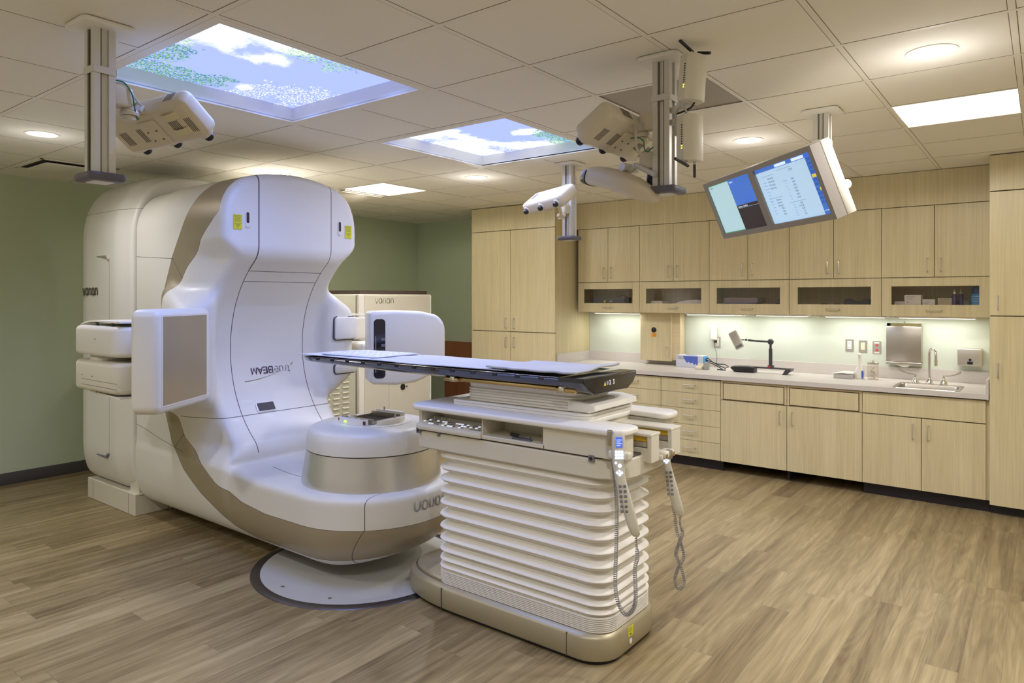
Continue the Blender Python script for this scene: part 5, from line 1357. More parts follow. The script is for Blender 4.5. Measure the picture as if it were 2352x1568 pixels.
# paper towel dispenser
t = thing('towel_dispenser', 'stainless steel paper towel dispenser on the wall above the tap', 'dispenser', (-1.01, 7.15, 1.04))
obj('case', box(B(), -1.152, -.872, 7.095, YB-.003, 1.075, 1.395, .004, 2), M_STEEL, t)
bm = B(); prism(bm, [(7.10, 1.395), (YB-.003, 1.395), (YB-.003, 1.425), (7.13, 1.422)], -1.150, -.874, 'yz', .002, 1); obj('sloped_top', bm, M_CHROME, t)
obj('lower_lip', box(B(), -1.152, -.872, 7.088, YB-.003, 1.052, 1.072, .003, 1), M_STEEL, t)
bm = B(); loft(bm, [[(-1.08+.14*f, 7.11, 1.055-.028*math.sin(PI*f)), (-1.08+.14*f, 7.16, 1.055-.028*math.sin(PI*f)), (-1.08+.14*f, 7.16, 1.056), (-1.08+.14*f, 7.11, 1.056)] for f in np.linspace(.02, .98, 9)]); obj('paper_towel', bm, M_PLASTW, t)
obj('lock', lathe(B(), [(0, 0), (.008, 0), (.008, .012), (0, .012)], (-1.01, 7.14, 1.425), 14), M_CHROME, t)
# soap dispenser
t = thing('soap_dispenser', 'square steel soap dispenser on the wall right of the tap', 'dispenser', (-.51, 7.14, 1.065))
obj('case', box(B(), -.603, -.425, 7.09, YB-.003, 1.068, 1.215, .007, 3), mat('satin_steel_bright', (206, 200, 190), .35, metal=.8), t)
bm = B(); lathe(bm, [(0, 0), (.011, 0), (.010, .004), (0, .005)], (0, 0, 0), 20, M=Matrix.Translation((-.510, 7.09, 1.122)) @ Matrix.Rotation(PI/2, 4, 'X')); box(bm, -.530, -.490, 7.078, 7.092, 1.083, 1.108, .003, 1); obj('push_valve', bm, M_BLACK, t)

# wall plates
def plate(x, z, kind, label):
    t = thing('wall_plate', label, 'wall socket', (x, YB-.004, z-.057), group='steel wall plates over the counter')
    obj('plate', box(B(), x-.036, x+.036, YB-.009, YB-.0032, z-.058, z+.058, .002, 1), M_HANDLE, t)
    if kind == 'socket':
        obj('insert', box(B(), x-.018, x+.018, YB-.0115, YB-.008, z-.036, z+.040, .001, 1), M_PLASTW, t)
        bm = B()
        for dz in (-.018, .022):
            for dx in (-.007, .007): box(bm, x+dx-.0015, x+dx+.0015, YB-.0122, YB-.0114, z+dz-.004, z+dz+.006)
            lathe(bm, [(0, 0), (.003, 0), (0, .0008)], (0, 0, 0), 8, M=Matrix.Translation((x, YB-.0115, z+dz-.009)) @ Matrix.Rotation(PI/2, 4, 'X'))
        obj('slots', bm, M_SEAM, t)
    elif kind == 'switch':
        obj('insert', box(B(), x-.018, x+.018, YB-.0125, YB-.008, z-.034, z+.034, .002, 1), mat('switch_ivory', (226, 214, 180), .5), t)
    else:
        bm = B()
        for dz in (.020, -.024): lathe(bm, [(0, 0), (.011, 0), (.009, .003), (0, .003)], (0, 0, 0), 16, M=Matrix.Translation((x, YB-.009, z+dz)) @ Matrix.Rotation(PI/2, 4, 'X'))
        obj('red_jacks', bm, mat('jack_red', (214, 66, 48), .5), t, label='red jacks')
        bm = B(); box(bm, x-.022, x+.022, YB-.0095, YB-.0088, z+.037, z+.05); box(bm, x-.022, x+.022, YB-.0095, YB-.0088, z-.054, z-.042); obj('jack_labels', bm, M_PLASTW, t)
plate(-1.478, 1.200, 'socket', 'steel double socket plate, leftmost of the three right of the black stand')
plate(-1.362, 1.195, 'switch', 'steel switch plate with ivory rocker, middle of the three, above the spray bottle')
plate(-1.245, 1.190, 'jack', 'steel plate with two red jacks left of the towel dispenser')
plate(-2.775, 1.180, 'socket', 'steel socket plate behind the white charger near the glove box')
# plug-in white charger with its cord
t = thing('plug_in_charger', 'tall white plug-in charger on the wall above the small white dock', 'charger', (-2.80, 7.16, 1.20))
obj('case', box(B(), -2.832, -2.770, 7.145, YB-.010, 1.205, 1.352, .010, 3), M_PLASTW, t)
obj('button', lathe(B(), [(0, 0), (.008, 0), (.007, .002), (0, .003)], (0, 0, 0), 18, M=Matrix.Translation((-2.80, 7.145, 1.33)) @ Matrix.Rotation(PI/2, 4, 'X')), M_OUTW, t)
t = thing('power_cord', 'thin dark cord from the wall plug down to the counter dock', 'cord', (-2.79, 7.16, .92))
bm = B(); tube(bm, [(-2.785, 7.175, 1.19), (-2.79, 7.15, 1.17), (-2.785, 7.15, 1.12), (-2.765, 7.15, 1.07), (-2.755, 7.14, 1.02), (-2.755, 7.13, .96), (-2.75, 7.05, .925)], .0022, 6); obj('wire', bm, M_DGREY, t)
obj('plug', box(B(), -2.800, -2.772, 7.165, YB-.0125, 1.175, 1.198, .004, 2), M_BLACK, t)
# dark cable coil right of the glove box
bm = B(); tube(bm, [(-2.84, 7.04, 1.005), (-2.80, 7.0, 1.02), (-2.74, 6.98, .985), (-2.66, 6.97, .95), (-2.60, 6.96, .93), (-2.56, 6.95, .95), (-2.60, 6.95, .972), (-2.68, 6.96, .97), (-2.76, 6.98, .99), (-2.83, 7.02, 1.0), (-2.82, 7.03, .98), (-2.74, 6.99, .965), (-2.66, 6.96, .935), (-2.61, 6.92, .921), (-2.66, 6.90, .92), (-2.62, 6.88, .92), (-2.57, 6.90, .92)], .005, 8)
obj('black_cable', bm, M_BLACK, label='bundled black cable lying against the right end of the glove box', cat='cable', ang=3)
# glove box
t = thing('glove_box', 'blue and white carton with a cloud picture on the counter', 'box', (-3.0, 6.98, .914))
gM = frame((-3.140, 6.965, .9145), (1, -.06, 0), (0, .10, 0)); gw, gd, gh = .305, .125, .128
obj('carton', box(B(), 0, gw, 0, gd, 0, gh, .0015, 1, M=gM), mat('carton_white', (214, 216, 226), .5), t)
bm = B(); prism(bm, [(.080, .118), (.250, .122), (.252, .02), (.225, .045), (.21, .03), (.19, .055), (.165, .045), (.15, .062), (.135, .05), (.12, .055)], -.0012, 0, 'xz', M=gM); obj('cloud_print', bm, mat('print_blue', (84, 108, 200), .45), t)
obj('end_panel', box(B(), gw, gw+.0012, .004, gd-.004, .004, gh-.004, M=gM), mat('print_light_blue', (96, 164, 226), .45), t)
bm = B(); TM = gM @ Matrix(((1, 0, 0, 0), (0, 0, -1, -.0008), (0, 1, 0, 0), (0, 0, 0, 1)))
for q, (s, z) in enumerate((('NITRILE', .100), ('powder-free examination gloves', .086), ('Large', .034))): text(bm, s, (.016, .0085, .009)[q], TM @ Matrix.Translation((.018, z, 0)), 0, .0003)
obj('carton_lettering', bm, mat('print_navy', (70, 70, 100), .5), t, ang=3)
bm = B(); prism(bm, ell(gw/2, gd/2, .07, .028, 24), gh, gh+.0015, 'xy', M=gM); obj('opening', bm, mat('opening_shadow', (120, 128, 140), .7), t)
# small white dock and grey block
t = thing('charging_dock', 'small white charging dock in front of the glove box', 'dock', (-2.83, 6.86, .914))
bm = B(); prism(bm, [(6.80, .9145), (6.80, .938), (6.83, .948), (6.86, .945), (6.88, .972), (6.90, .972), (6.90, .9145)], -2.862, -2.795, 'yz', .004, 2); obj('dock_body', bm, M_OUTW, t)
item('grey_block', box(B(), -2.782, -2.737, 6.84, 6.89, .9145, .988, .003, 1), mat('block_grey', (168, 166, 158), .4, metal=.3), 'small upright grey block between the white dock and the cable', 'block')

# black positioning stand with a pale framed tablet in front
t = thing('positioning_stand', 'black jointed arm stand on a long foot standing on the counter', 'stand', (-2.14, 6.95, .914))
bm = B(); box(bm, -2.44, -1.93, 6.905, 6.945, .957, .972, .003, 1, M=None); obj('cross_bar', bm, M_DGREY, t)
bm = B(); prism(bm, [(-2.46, .915), (-2.27, .915), (-2.27, .968), (-2.35, .975), (-2.49, .968), (-2.50, .95)], 6.83, 6.95, 'xz', .006, 2); obj('curved_foot', bm, M_BLACK, t)
bm = B(); prism(bm, [(-1.965, .972), (-1.915, .972), (-1.925, .95), (-1.95, .935), (-1.975, .9155), (-2.0, .9145), (-1.985, .94)], 6.84, 6.95, 'xz', .002, 1); obj('end_clamp', bm, M_DGREY, t)
bm = B(); box(bm, -2.155, -2.105, 6.90, 6.95, .965, .992, .003, 1); box(bm, -2.152, -2.125, 6.897, 6.901, .972, .984, mi=1); obj('slider', bm, [M_DGREY, mat('slider_red', (206, 60, 44), .5)], t)
bm = B(); tube(bm, [(-2.133, 6.925, .985), (-2.133, 6.925, 1.155)], .017, 18); tube(bm, [(-2.133, 6.925, 1.155), (-2.133, 6.925, 1.20)], .011, 16); obj('post', bm, M_DGREY, t)
bm = B(); lathe(bm, [(0, -.03)]+[(.03*math.cos(a), .03*math.sin(a)) for a in np.linspace(-1.4, 1.4, 10)]+[(0, .03)], (-2.133, 6.925, 1.222), 24); obj('ball_joint', bm, M_DGREY, t)
bm = B(); tube(bm, [(-2.15, 6.92, 1.222), (-2.28, 6.89, 1.228), (-2.335, 6.88, 1.232)], [.009, .009, .011], 14); tube(bm, [(-2.335, 6.88, 1.232), (-2.35, 6.877, 1.235)], .005); obj('arm', bm, M_DGREY, t)
bm = B(); lathe(bm, [(0, -.012), (.011, -.006), (.011, .006), (0, .012)], (-2.357, 6.875, 1.235), 16); obj('tip', bm, M_DGREY, t)
t = thing('framed_tablet', 'tilted pale framed tablet standing up at the left of the black arm', 'tablet', (-2.44, 6.86, 1.10))
tc_ = Vector((-2.445, 6.84, 1.232)); TB = frame(tc_, (.80, -.10, .42), (-.42, 0, .86))
obj('frame', prism(B(), rrect(-.046, .046, -.092, .092, .014, 5), -.014, .004, 'xy', .003, 2, M=TB), M_OUTW, t)
obj('screen', prism(B(), rrect(-.036, .036, -.054, .082, .003, 2), .0035, .0058, 'xy', M=TB), mat('tablet_mirror', (226, 224, 218), .12, metal=.7), t)
obj('lower_border', prism(B(), rrect(-.036, .036, -.082, -.055, .003, 2), .0035, .0056, 'xy', M=TB), M_GREY, t)
bm = B(); tube(bm, [(-2.41, 6.862, 1.235), (-2.372, 6.873, 1.235)], .005); obj('mount_pin', bm, M_DGREY, t)

# tissue box, spray bottle, swab jar
t = thing('tissue_box', 'low white tissue box left of the spray bottle', 'box', (-1.47, 6.92, .914))
obj('carton', box(B(), -1.545, -1.385, 6.86, 6.97, .9145, .952, .002, 1), mat('tissue_grey', (186, 180, 176), .5), t)
bm = B(); loft(bm, [[(-1.56, 6.855, .952), (-1.555, 6.975, .952), (-1.555, 6.975, .956), (-1.56, 6.855, .956)], [(-1.47, 6.858, .964), (-1.47, 6.97, .972), (-1.47, 6.97, .976), (-1.47, 6.858, .970)], [(-1.385, 6.86, .960), (-1.385, 6.97, .968), (-1.385, 6.97, .973), (-1.385, 6.86, .967)]]); obj('tissue', bm, M_PLASTW, t)
t = thing('spray_bottle', 'white spray bottle with blue label right of the tissue box', 'bottle', (-1.335, 6.93, .914))
bm = B(); secs = []
for z, a, b in ((.9145, .036, .022), (.922, .038, .024), (.995, .038, .024), (1.015, .030, .02), (1.03, .022, .015), (1.07, .015, .012), (1.10, .013, .012)): secs.append([(-1.338+a*math.cos(q), 6.93+b*math.sin(q), z) for q in [2*PI*i/24 for i in range(24)]])
loft(bm, secs); obj('body', bm, M_PLASTW, t, ang=.9)
bm = B(); tube(bm, [(-1.338, 6.93, 1.098), (-1.338, 6.93, 1.125)], .014, 16); prism(bm, [(6.885, 1.125), (6.945, 1.120), (6.95, 1.135), (6.94, 1.150), (6.90, 1.150), (6.885, 1.142)], -1.348, -1.328, 'yz', .004, 2); obj('trigger_head', bm, M_PLASTW, t)
bm = B(); prism(bm, ell(-1.314, .957, .011, .038, 20), 6.9085, 6.916, 'xz', .001, 1); obj('label', bm, M_BLUE, t, label='blue label')
t = thing('swab_jar', 'glass jar of cotton swabs with metal lid right of the spray bottle', 'jar', (-1.243, 6.97, .914))
jx, jy = -1.238, 6.97
obj('glass', lathe(B(), [(0, .9145), (.042, .9145), (.045, .92), (.045, 1.045), (.042, 1.05), (.042, 1.048), (.0435, 1.043), (.0435, .921), (0, .918)], (jx, jy, 0), 32), mat_pane('jar_glass', .985), t)
obj('lid', lathe(B(), [(0, 1.052), (.046, 1.052), (.047, 1.056), (.047, 1.066), (.044, 1.070), (.006, 1.072), (.005, 1.078), (.009, 1.084), (0, 1.09)], (jx, jy, 0), 32), M_STEEL, t)
rs = random.Random(5); bm = B()
for q in range(34):
    a = rs.random()*2*PI; r_ = .03*math.sqrt(rs.random()); b = a+2.4+rs.random()*1.4; z = .925+rs.random()*.06
    tube(bm, [(jx+r_*math.cos(a), jy+r_*math.sin(a), z), (jx+.03*math.cos(b), jy+.03*math.sin(b), z+.02+rs.random()*.03)], .0042, 6)
obj('swabs', bm, M_PLASTW, t).update_tag(); bpy.data.objects['swabs']['kind'] = 'stuff'

# ================================================================== CEILING COLUMNS AND WHAT THEY CARRY
def column(x, y, zb, label, w_=.083, d_=.083, coll=True):
    t = thing('ceiling_column', label, 'ceiling column', (x, y, zb), group='aluminium ceiling columns')
    bm = B(); prism(bm, rrect(x-.10, x+.10, y-.10, y+.10, .03), CEIL-.022, CEIL-.002, 'xy', .006, 2); obj('ceiling_plate', bm, M_PLASTW, t)
    def prof(hx, hy, s, g_):   # square extrusion with a slot in each face
        return [(-hx, -hy), (-s, -hy), (-s, -hy+g_), (s, -hy+g_), (s, -hy), (hx, -hy), (hx, -s), (hx-g_, -s), (hx-g_, s), (hx, s), (hx, hy), (s, hy), (s, hy-g_), (-s, hy-g_), (-s, hy), (-hx, hy), (-hx, s), (-hx+g_, s), (-hx+g_, -s), (-hx, -s)]
    bm = B(); prism(bm, [(x+a, y+b) for a, b in prof(w_/2, d_/2, .016, .010)], zb+.02, CEIL-.02, 'xy'); obj('extrusion', bm, M_ALU, t)
    bm = B()
    for s in (-1, 1):
        box(bm, x-.0155, x-.010, y+s*(d_/2-.006)-.003, y+s*(d_/2-.006)+.003, zb+.02, CEIL-.02); box(bm, x+.010, x+.0155, y+s*(d_/2-.006)-.003, y+s*(d_/2-.006)+.003, zb+.02, CEIL-.02)
        box(bm, x+s*(w_/2-.006)-.003, x+s*(w_/2-.006)+.003, y-.0155, y-.010, zb+.02, CEIL-.02)
    obj('slot_lips', bm, M_ALUD, t)
    if coll:
        zc = CEIL-.20; bm = B(); e = .004
        for a, b, c_, d in ((-w_/2-e, w_/2+e, -d_/2-e, -d_/2), (-w_/2-e, w_/2+e, d_/2, d_/2+e), (-w_/2-e, -w_/2, -d_/2, d_/2), (w_/2, w_/2+e, -d_/2, d_/2)): box(bm, x+a, x+b, y+c_, y+d, zc, zc+.028, .001, 1)
        obj('collar', bm, M_ALU, t)
    bm = B(); prism(bm, rrect(x-.080, x+.080, y-.072, y+.072, .022), zb-.004, zb+.028, 'xy', .013, 4); obj('end_bumper', bm, M_BUMP, t, label='slate grey rubber bumper')
    bm = B(); prism(bm, rrect(x-.045, x+.045, y-.04, y+.04, .01), zb-.007, zb-.002, 'xy', .001, 1); obj('bottom_plate', bm, M_ALU, t)
    return t
column(-3.01, 1.197, 2.120, 'nearest ceiling column, aluminium, left side of the photo')
column(-1.377, 2.933, 2.128, 'ceiling column carrying the wireless access points and two camera pods')
column(-3.059, 4.739, 2.122, 'small looking ceiling column before the tall maple cupboard')
column(-1.032, 4.316, 2.165, 'ceiling column holding the twin monitor')

def pod_parts(t, tape):
    """camera pod, local: x width, y forward (lenses), z up; underside faces -z"""
    bm = B(); prism(bm, rrect(-.235, .235, -.10, .10, .035, 6), -.048, .048, 'xy', .026, 4); obj('housing', bm, M_OUTW, t, local=True)
    for x in (-.185, 0, .185):
        bm = B(); Ml = Matrix.Translation((x, .095, -.004)) @ Matrix.Rotation(-PI/2, 4, 'X')
        lathe(bm, [(0, -.02), (.034, -.02), (.034, .002), (.028, .010), (.022, .012), (0, .012)], (0, 0, 0), 24, M=Ml); obj('lens_collar', bm, M_OUTW, t, local=True)
        bm = B(); lathe(bm, [(.020, .010), (.021, .022), (.017, .033), (.010, .038), (0, .036)], (0, 0, 0), 24, M=Ml); obj('lens', bm, M_BLACK, t, local=True)
    for x0, n_ in ((-.19, 5), (-.09, 6), (.10, 6), (.185, 4)):
        bm = B()
        for q in range(n_): box(bm, x0+q*.009-.0015, x0+q*.009+.0015, -.02, .05, -.0492, -.0478)
        obj('vent_slots', bm, M_SEAM, t, local=True)
    for x0, n_ in ((-.12, 8), (.13, 5)):
        bm = B()
        for q in range(n_): box(bm, x0+q*.010-.0018, x0+q*.010+.0018, -.1012, -.098, -.02, .028); 
        obj('vent_slots', bm, M_SEAM, t, local=True)
    bm = B(); box(bm, -.09, .10, -.05, .02, .0478, .0490, .0005, 1); 
    for q in range(6): box(bm, .14+q*.008, .143+q*.008, -.05, .02, .0478, .0488, mi=1)
    obj('top_label', bm, [mat('label_lilac', (198, 200, 212), .5), M_GREY], t, local=True)
    bm = B(); box(bm, -.055, .045, -.05, .075, -.058, -.046, .006, 2)
    for x, y in ((-.03, .0), (.02, .0), (-.03, .045), (.02, .045)): lathe(bm, [(0, -.0605), (.004, -.0605), (.004, -.057), (0, -.057)], (x, y, 0), 10, mi=1)
    obj('mount_bracket', bm, [M_OUTW, M_SEAM], t, local=True)
    if tape:
        bm = B()
        for yy in (-.045, .035):
            loft(bm, [[(.09+.085*f, yy-.016, -.0485-.012*math.sin(PI*f)), (.09+.085*f, yy+.016, -.0485-.012*math.sin(PI*f)), (.09+.085*f, yy+.016, -.0475-.012*math.sin(PI*f)), (.09+.085*f, yy-.016, -.0475-.012*math.sin(PI*f))] for f in np.linspace(0, 1, 9)])
        obj('tape_loops', bm, mat('masking_tape', (216, 206, 168), .6), t, local=True)
def aim(loc, target, roll=0.):
    f = (Vector(target)-Vector(loc)).normalized(); x = f.cross(Vector((0, 0, 1))).normalized(); z = x.cross(f)
    return Matrix.Translation(Vector(loc)) @ Matrix((x, f, z)).transposed().to_4x4() @ Matrix.Rotation(roll, 4, 'Y')
ISO = (IX, IY, IZ)
Lc = aZ(372, 282, CEIL); p1 = O+ray(366, 282)*3.02
t = thing('camera_pod', 'cream three-lens camera pod seen from below, behind the nearest column', 'camera', M=aim(p1, ISO, math.radians(-6)), group='ceiling camera pods')
pod_parts(t, True)
p3 = O+ray(1262, 458)*5.25
t = thing('camera_pod', 'white three-lens camera pod in front of the small column, lenses facing us', 'camera', M=aim(p3, ISO, math.radians(3)), group='ceiling camera pods')
pod_parts(t, False)
p2 = O+ray(1425, 306)*3.25
t = thing('camera_pod', 'cream three-lens camera pod on the left of the access point column, upper one', 'camera', M=aim(p2, ISO, math.radians(4)), group='ceiling camera pods')
pod_parts(t, True)
def mount(name, label, pts, parts):
    t = thing(name, label, 'bracket', tuple(pts[0]))
    for nm, bm, m in parts: obj(nm, bm, m, t)
    return t
# mounts between the columns and the pods
def pod_mount(cx, cy, z, p, label, dirs):
    t = thing('pod_mount', label, 'bracket', (cx+dirs[0]*.05, cy+dirs[1]*.05, z), group='white pod mounts')
    a = Vector((cx+dirs[0]*.042, cy+dirs[1]*.042, z)); b = a+Vector((dirs[0]*.075, dirs[1]*.075, 0))
    bm = B(); box(bm, min(a.x, b.x)-(.03 if abs(dirs[0]) < .5 else 0), max(a.x, b.x)+(.03 if abs(dirs[0]) < .5 else 0), min(a.y, b.y)-(.03 if abs(dirs[1]) < .5 else 0), max(a.y, b.y)+(.03 if abs(dirs[1]) < .5 else 0), z-.035, z+.045, .010, 3); obj('mount_block', bm, M_OUTW, t)
    bm = B(); c_ = b+Vector((0, 0, -.05)); lathe(bm, [(0, -.012), (.036, -.012), (.038, 0), (.030, .014), (0, .014)], tuple(c_), 24); lathe(bm, [(0, -.03), (.028, -.03), (.028, -.014), (0, -.014)], tuple(c_), 24); obj('swivel_disc', bm, M_OUTW, t)
    e = p; bm = B(); tube(bm, [c_+Vector((0, 0, -.02)), c_.lerp(e, .45)+Vector((0, 0, -.008)), e], [.014, .012, .016], 12); obj('swivel_arm', bm, M_OUTW, t)
    d = (e-c_).normalized(); q = c_.lerp(e, .5); s_ = d.cross(Vector((0, 0, 1))).normalized(); bm = B(); tube(bm, [q-s_*.035, q+s_*.035], .017, 14); obj('tilt_knuckle', bm, M_ALU, t)
    return t
pod_mount(-3.01, 1.197, 2.47, p1+(aim(p1, ISO).to_3x3() @ Vector((-.01, -.085, .0))), 'white swivel mount joining the nearest column to its camera pod', (-.1, 1.))
pod_mount(-1.377, 2.933, 2.46, p2+(aim(p2, ISO).to_3x3() @ Vector((-.01, -.085, .0))), 'white swivel mount joining the access point column to the upper pod', (-1., 0))
pod_mount(-3.059, 4.739, 2.36, p3+(aim(p3, ISO).to_3x3() @ Vector((-.01, -.085, .0))), 'white swivel mount joining the small column to its camera pod', (0., -1.))
# cables
def cable(pts, r, m, label, name='cable'):
    P_ = [Vector(p) for p in pts]; Q = [P_[0]]+P_+[P_[-1]]; out = []
    for i in range(1, len(Q)-2):
        for k in range(8):
            t_ = k/8; out.append(.5*((2*Q[i])+(Q[i+1]-Q[i-1])*t_+(2*Q[i-1]-5*Q[i]+4*Q[i+1]-Q[i+2])*t_*t_+(3*Q[i]-Q[i-1]-3*Q[i+1]+Q[i+2])*t_**3))
    bm = B(); tube(bm, out+[P_[-1]], r, 8); return obj(name, bm, m, label=label, cat='cable', ang=3)
M_GCABLE = mat('green_cable', (50, 120, 76), .5); M_WCABLE = mat('grey_white_cable', (190, 186, 178), .5)
def scr(px, py, d): return O+ray(px, py)*d
cable([scr(262, 184, 2.84), scr(285, 190, 2.84), scr(302, 213, 2.85), scr(308, 240, 2.86), scr(313, 266, 2.88), scr(318, 274, 2.90)], .003, M_GCABLE, 'green cable curving from the nearest column to its camera pod')
cable([scr(262, 190, 2.88), scr(285, 194, 2.88), scr(303, 215, 2.88), scr(317, 235, 2.89), scr(328, 244, 2.92)], .004, M_WCABLE, 'pale cable beside the green one on the nearest column')
cable([scr(1448, 318, 3.12), scr(1465, 316, 3.12), scr(1478, 324, 3.12), scr(1480, 342, 3.12), scr(1488, 348, 3.12), scr(1500, 338, 3.13)], .003, M_GCABLE, 'green cable on the upper camera pod by the access point column')
cable([scr(1446, 292, 3.16), scr(1458, 288, 3.14), scr(1460, 310, 3.10), scr(1461, 335, 3.10), scr(1473, 355, 3.11), scr(1500, 352, 3.13)], .006, M_WCABLE, 'pale thick cable looping beside the green one at the column')
cable([scr(1280, 437, 5.30), scr(1288, 430, 5.36), scr(1298, 430, 5.44), scr(1304, 436, 5.50)], .005, M_WCABLE, 'short pale cable on top of the pod by the small column')
# long curved tracking camera under the upper pod
pc = scr(1430, 424, 3.33)
axd = (scr(1495, 448, 3.14)-scr(1350, 404, 3.46)).normalized()
t = thing('tracking_camera', 'long curved cream tracking camera with a dark front band, by the access point column', 'camera', M=frame(scr(1424, 426, 3.30), axd, Vector((0, 0, 1)).cross(axd)), group=None)
RM = t.matrix_world.copy(); t.rotation_mode = 'XYZ'
secs = []; secs2 = []
for k in range(21):
    f = -1+k/10; x = .245*f; hz = .050*math.sqrt(max(.03, 1-abs(f)**3.2)); hy = .075*math.sqrt(max(.05, 1-abs(f)**4)); zc = .035*(1-f*f)-.012
    yb_ = -.05*(1-f*f)
    secs.append([(x, yb_+hy*math.copysign(abs(math.cos(a))**.7, math.cos(a)), zc+hz*math.copysign(abs(math.sin(a))**.7, math.sin(a))) for a in [2*PI*q/24 for q in range(24)]])
bm = B(); loft(bm, secs); obj('housing', bm, M_OUTW, t, local=True, ang=.9)
bm = B(); loft(bm, [[(x*1.002, y, z) for x, y, z in [(-.31+.015*0, 0, 0)]]]) if False else None
bm = B()
for k in range(3):
    pass
secs3 = []
for k in range(9):
    f = -1+k*.055; x = .245*f-.004; hz = .052*math.sqrt(max(.03, 1-abs(f)**3.2)); hy = .079*math.sqrt(max(.05, 1-abs(f)**4)); zc = .035*(1-f*f)-.014; yb_ = -.05*(1-f*f)
    secs3.append([(x, yb_+hy*math.copysign(abs(math.cos(a))**.7, math.cos(a)), zc+hz*math.copysign(abs(math.sin(a))**.7, math.sin(a))) for a in [PI*.85+PI*1.0*q/14 for q in range(15)]]+[(x, yb_+hy*.8*math.cos(a), zc+hz*.8*math.sin(a)) for a in [PI*1.85-PI*1.0*q/14 for q in range(15)]])
loft(bm, secs3); obj('front_band', bm, M_BLACK, t, local=True, ang=.9, label='dark lens band')
bm = B(); tube(bm, [(-.02, -.02, .055), (.05, .0, .085), (.07, .0, .11)], .016, 10); tube(bm, [(.03, -.05, .09), (.03, .05, .09)], .020, 14); tube(bm, [(.07, 0, .11), (.20, .0, .09)], .012, 10); obj('yoke', bm, M_ALU, t, local=True)
bm = B(); c_ = Vector((-1.377-.042, 2.933, 2.285)); box(bm, c_.x-.075, c_.x, c_.y-.03, c_.y+.03, c_.z-.04, c_.z+.04, .008, 2); obj('yoke_mount', bm, M_OUTW, label='cream block fixing the tracking camera to the column', cat='bracket')
bm = B(); lathe(bm, [(0, -.03), (.022, -.028), (.026, 0), (.022, .028), (0, .03)], tuple(scr(1497, 415, 3.22)), 16); obj('black_knob', bm, M_BLACK, t)
# wireless access points
def ap(pc, ry, label, up, name='wireless_access_point'):
    """local: x across the front, y depth (front at -y), z up"""
    M = Matrix.Translation(pc) @ Matrix.Rotation(math.radians(60), 4, 'Z') @ Matrix.Rotation(ry, 4, 'X') @ Matrix.Rotation(math.radians(5 if up else 0), 4, 'Y')
    t = thing(name, label, 'access point', M=M, group='wireless access points')
    bm = B(); prof = [(-.052, .03), (.052, .03), (.052, -.02), (.03, -.034), (0, -.039), (-.03, -.034), (-.052, -.02)]
    prism(bm, prof, -.100, .100, 'xy', .004, 2); obj('case', bm, mat('ap_ivory', (222, 216, 200), .4), t, local=True)
    bm = B(); 
    for q in range(11): box(bm, -.0532, -.0518, -.012, -.004, -.05+q*.010, -.045+q*.010, mi=1 if q < 2 else 0)
    obj('vent_slots', bm, [M_BLACK, mat('led_green', (190, 210, 70), .5, emit=.6)], t, local=True)
    s = 1 if up else -1
    for q, (x, d) in enumerate(((-.02, Vector((-.075, -.02, .02))), (.022, Vector((.02, -.05, -.012)) if up else Vector((0, 0, -.05))))):
        z = s*.100; bm = B(); tube(bm, [(x, 0, z), (x, 0, z+s*.016)], .0065, 12, mi=1)
        a = Vector((x, 0, z+s*.018)); tube(bm, [a-d*.12, a+d], .0068, 14); obj('antenna', bm, [M_BLACK if up else M_DGREY, M_STEEL], t, local=True)
    return t
ap(scr(1592, 181, 2.98), 0, 'upper wireless access point with two black antennas touching the ceiling', True)
ap(scr(1586, 318, 3.02), 0, 'lower wireless access point with antennas pointing down', False)
t = thing('access_point_bracket', 'two short aluminium arms holding the wireless access points', 'bracket', (-1.32, 2.93, 2.4))
for px, py in ((1560, 240), (1558, 268)):
    a = Vector((-1.334, 2.925, 0)); q = scr(px, py, 3.06); a.z = q.z-.01
    bm = B(); b_ = scr(px+22, py-4, 3.03)
    d = (b_-a).normalized(); Mx = frame(a, d, (0, 0, 1)); box(bm, 0, (b_-a).length, -.012, .012, -.013, .013, .002, 1, M=Mx); obj('arm', bm, M_ALU, t)
cable([scr(1596, 233, 2.98), scr(1588, 246, 3.0), scr(1570, 256, 3.02), scr(1553, 262, 3.05)], .004, M_BLACK, 'black cable from the upper access point into the column')
cable([scr(1578, 262, 3.0), scr(1572, 248, 3.0), scr(1560, 248, 3.02), scr(1553, 262, 3.05), scr(1552, 290, 3.08), scr(1552, 312, 3.10)], .005, M_WCABLE, 'pale cable arching above the lower access point')

# twin monitor
u_ = Vector((.727, -.687, -.003)); vd_ = Vector((.264, .284, -.922))
MC = Vector((-1.24, 3.85, 2.196)); MM_ = frame(MC, u_, -vd_)   # x right, y up, z toward the viewer
t = thing('twin_monitor', 'grey framed ceiling monitor with two lit screens side by side, tilted down', 'monitor', M=MM_)
sw_, sh_, g2 = .52, .312, .029
W0, W1, Hh0, Hh1 = -g2-sw_-.030, g2+sw_+.030, -sh_/2-.030, sh_/2+.026
bm = B(); cutx = [(W0, -g2-sw_), (-g2, g2), (g2+sw_, W1)]
for a, b in cutx: box(bm, a, b, Hh0, Hh1, -.055, .004)
for a, b in ((-g2-sw_, -g2), (g2, g2+sw_)): box(bm, a, b, Hh0, -sh_/2, -.055, .004); box(bm, a, b, sh_/2, Hh1, -.055, .004); box(bm, a, b, -sh_/2, sh_/2, -.055, -.01)
obj('bezel', bm, mat('monitor_grey', (158, 150, 140), .4, metal=.3), t, local=True)
obj('back_shell', box(B(), W0-.002, W1+.002, Hh0-.002, Hh1+.002, -.105, -.053, .004, 2), mat('monitor_shell', (222, 216, 200), .45), t, local=True)
def em(name, col, k=1.): return mat(name, col, .6, emit=E_MON*k, noise=0)
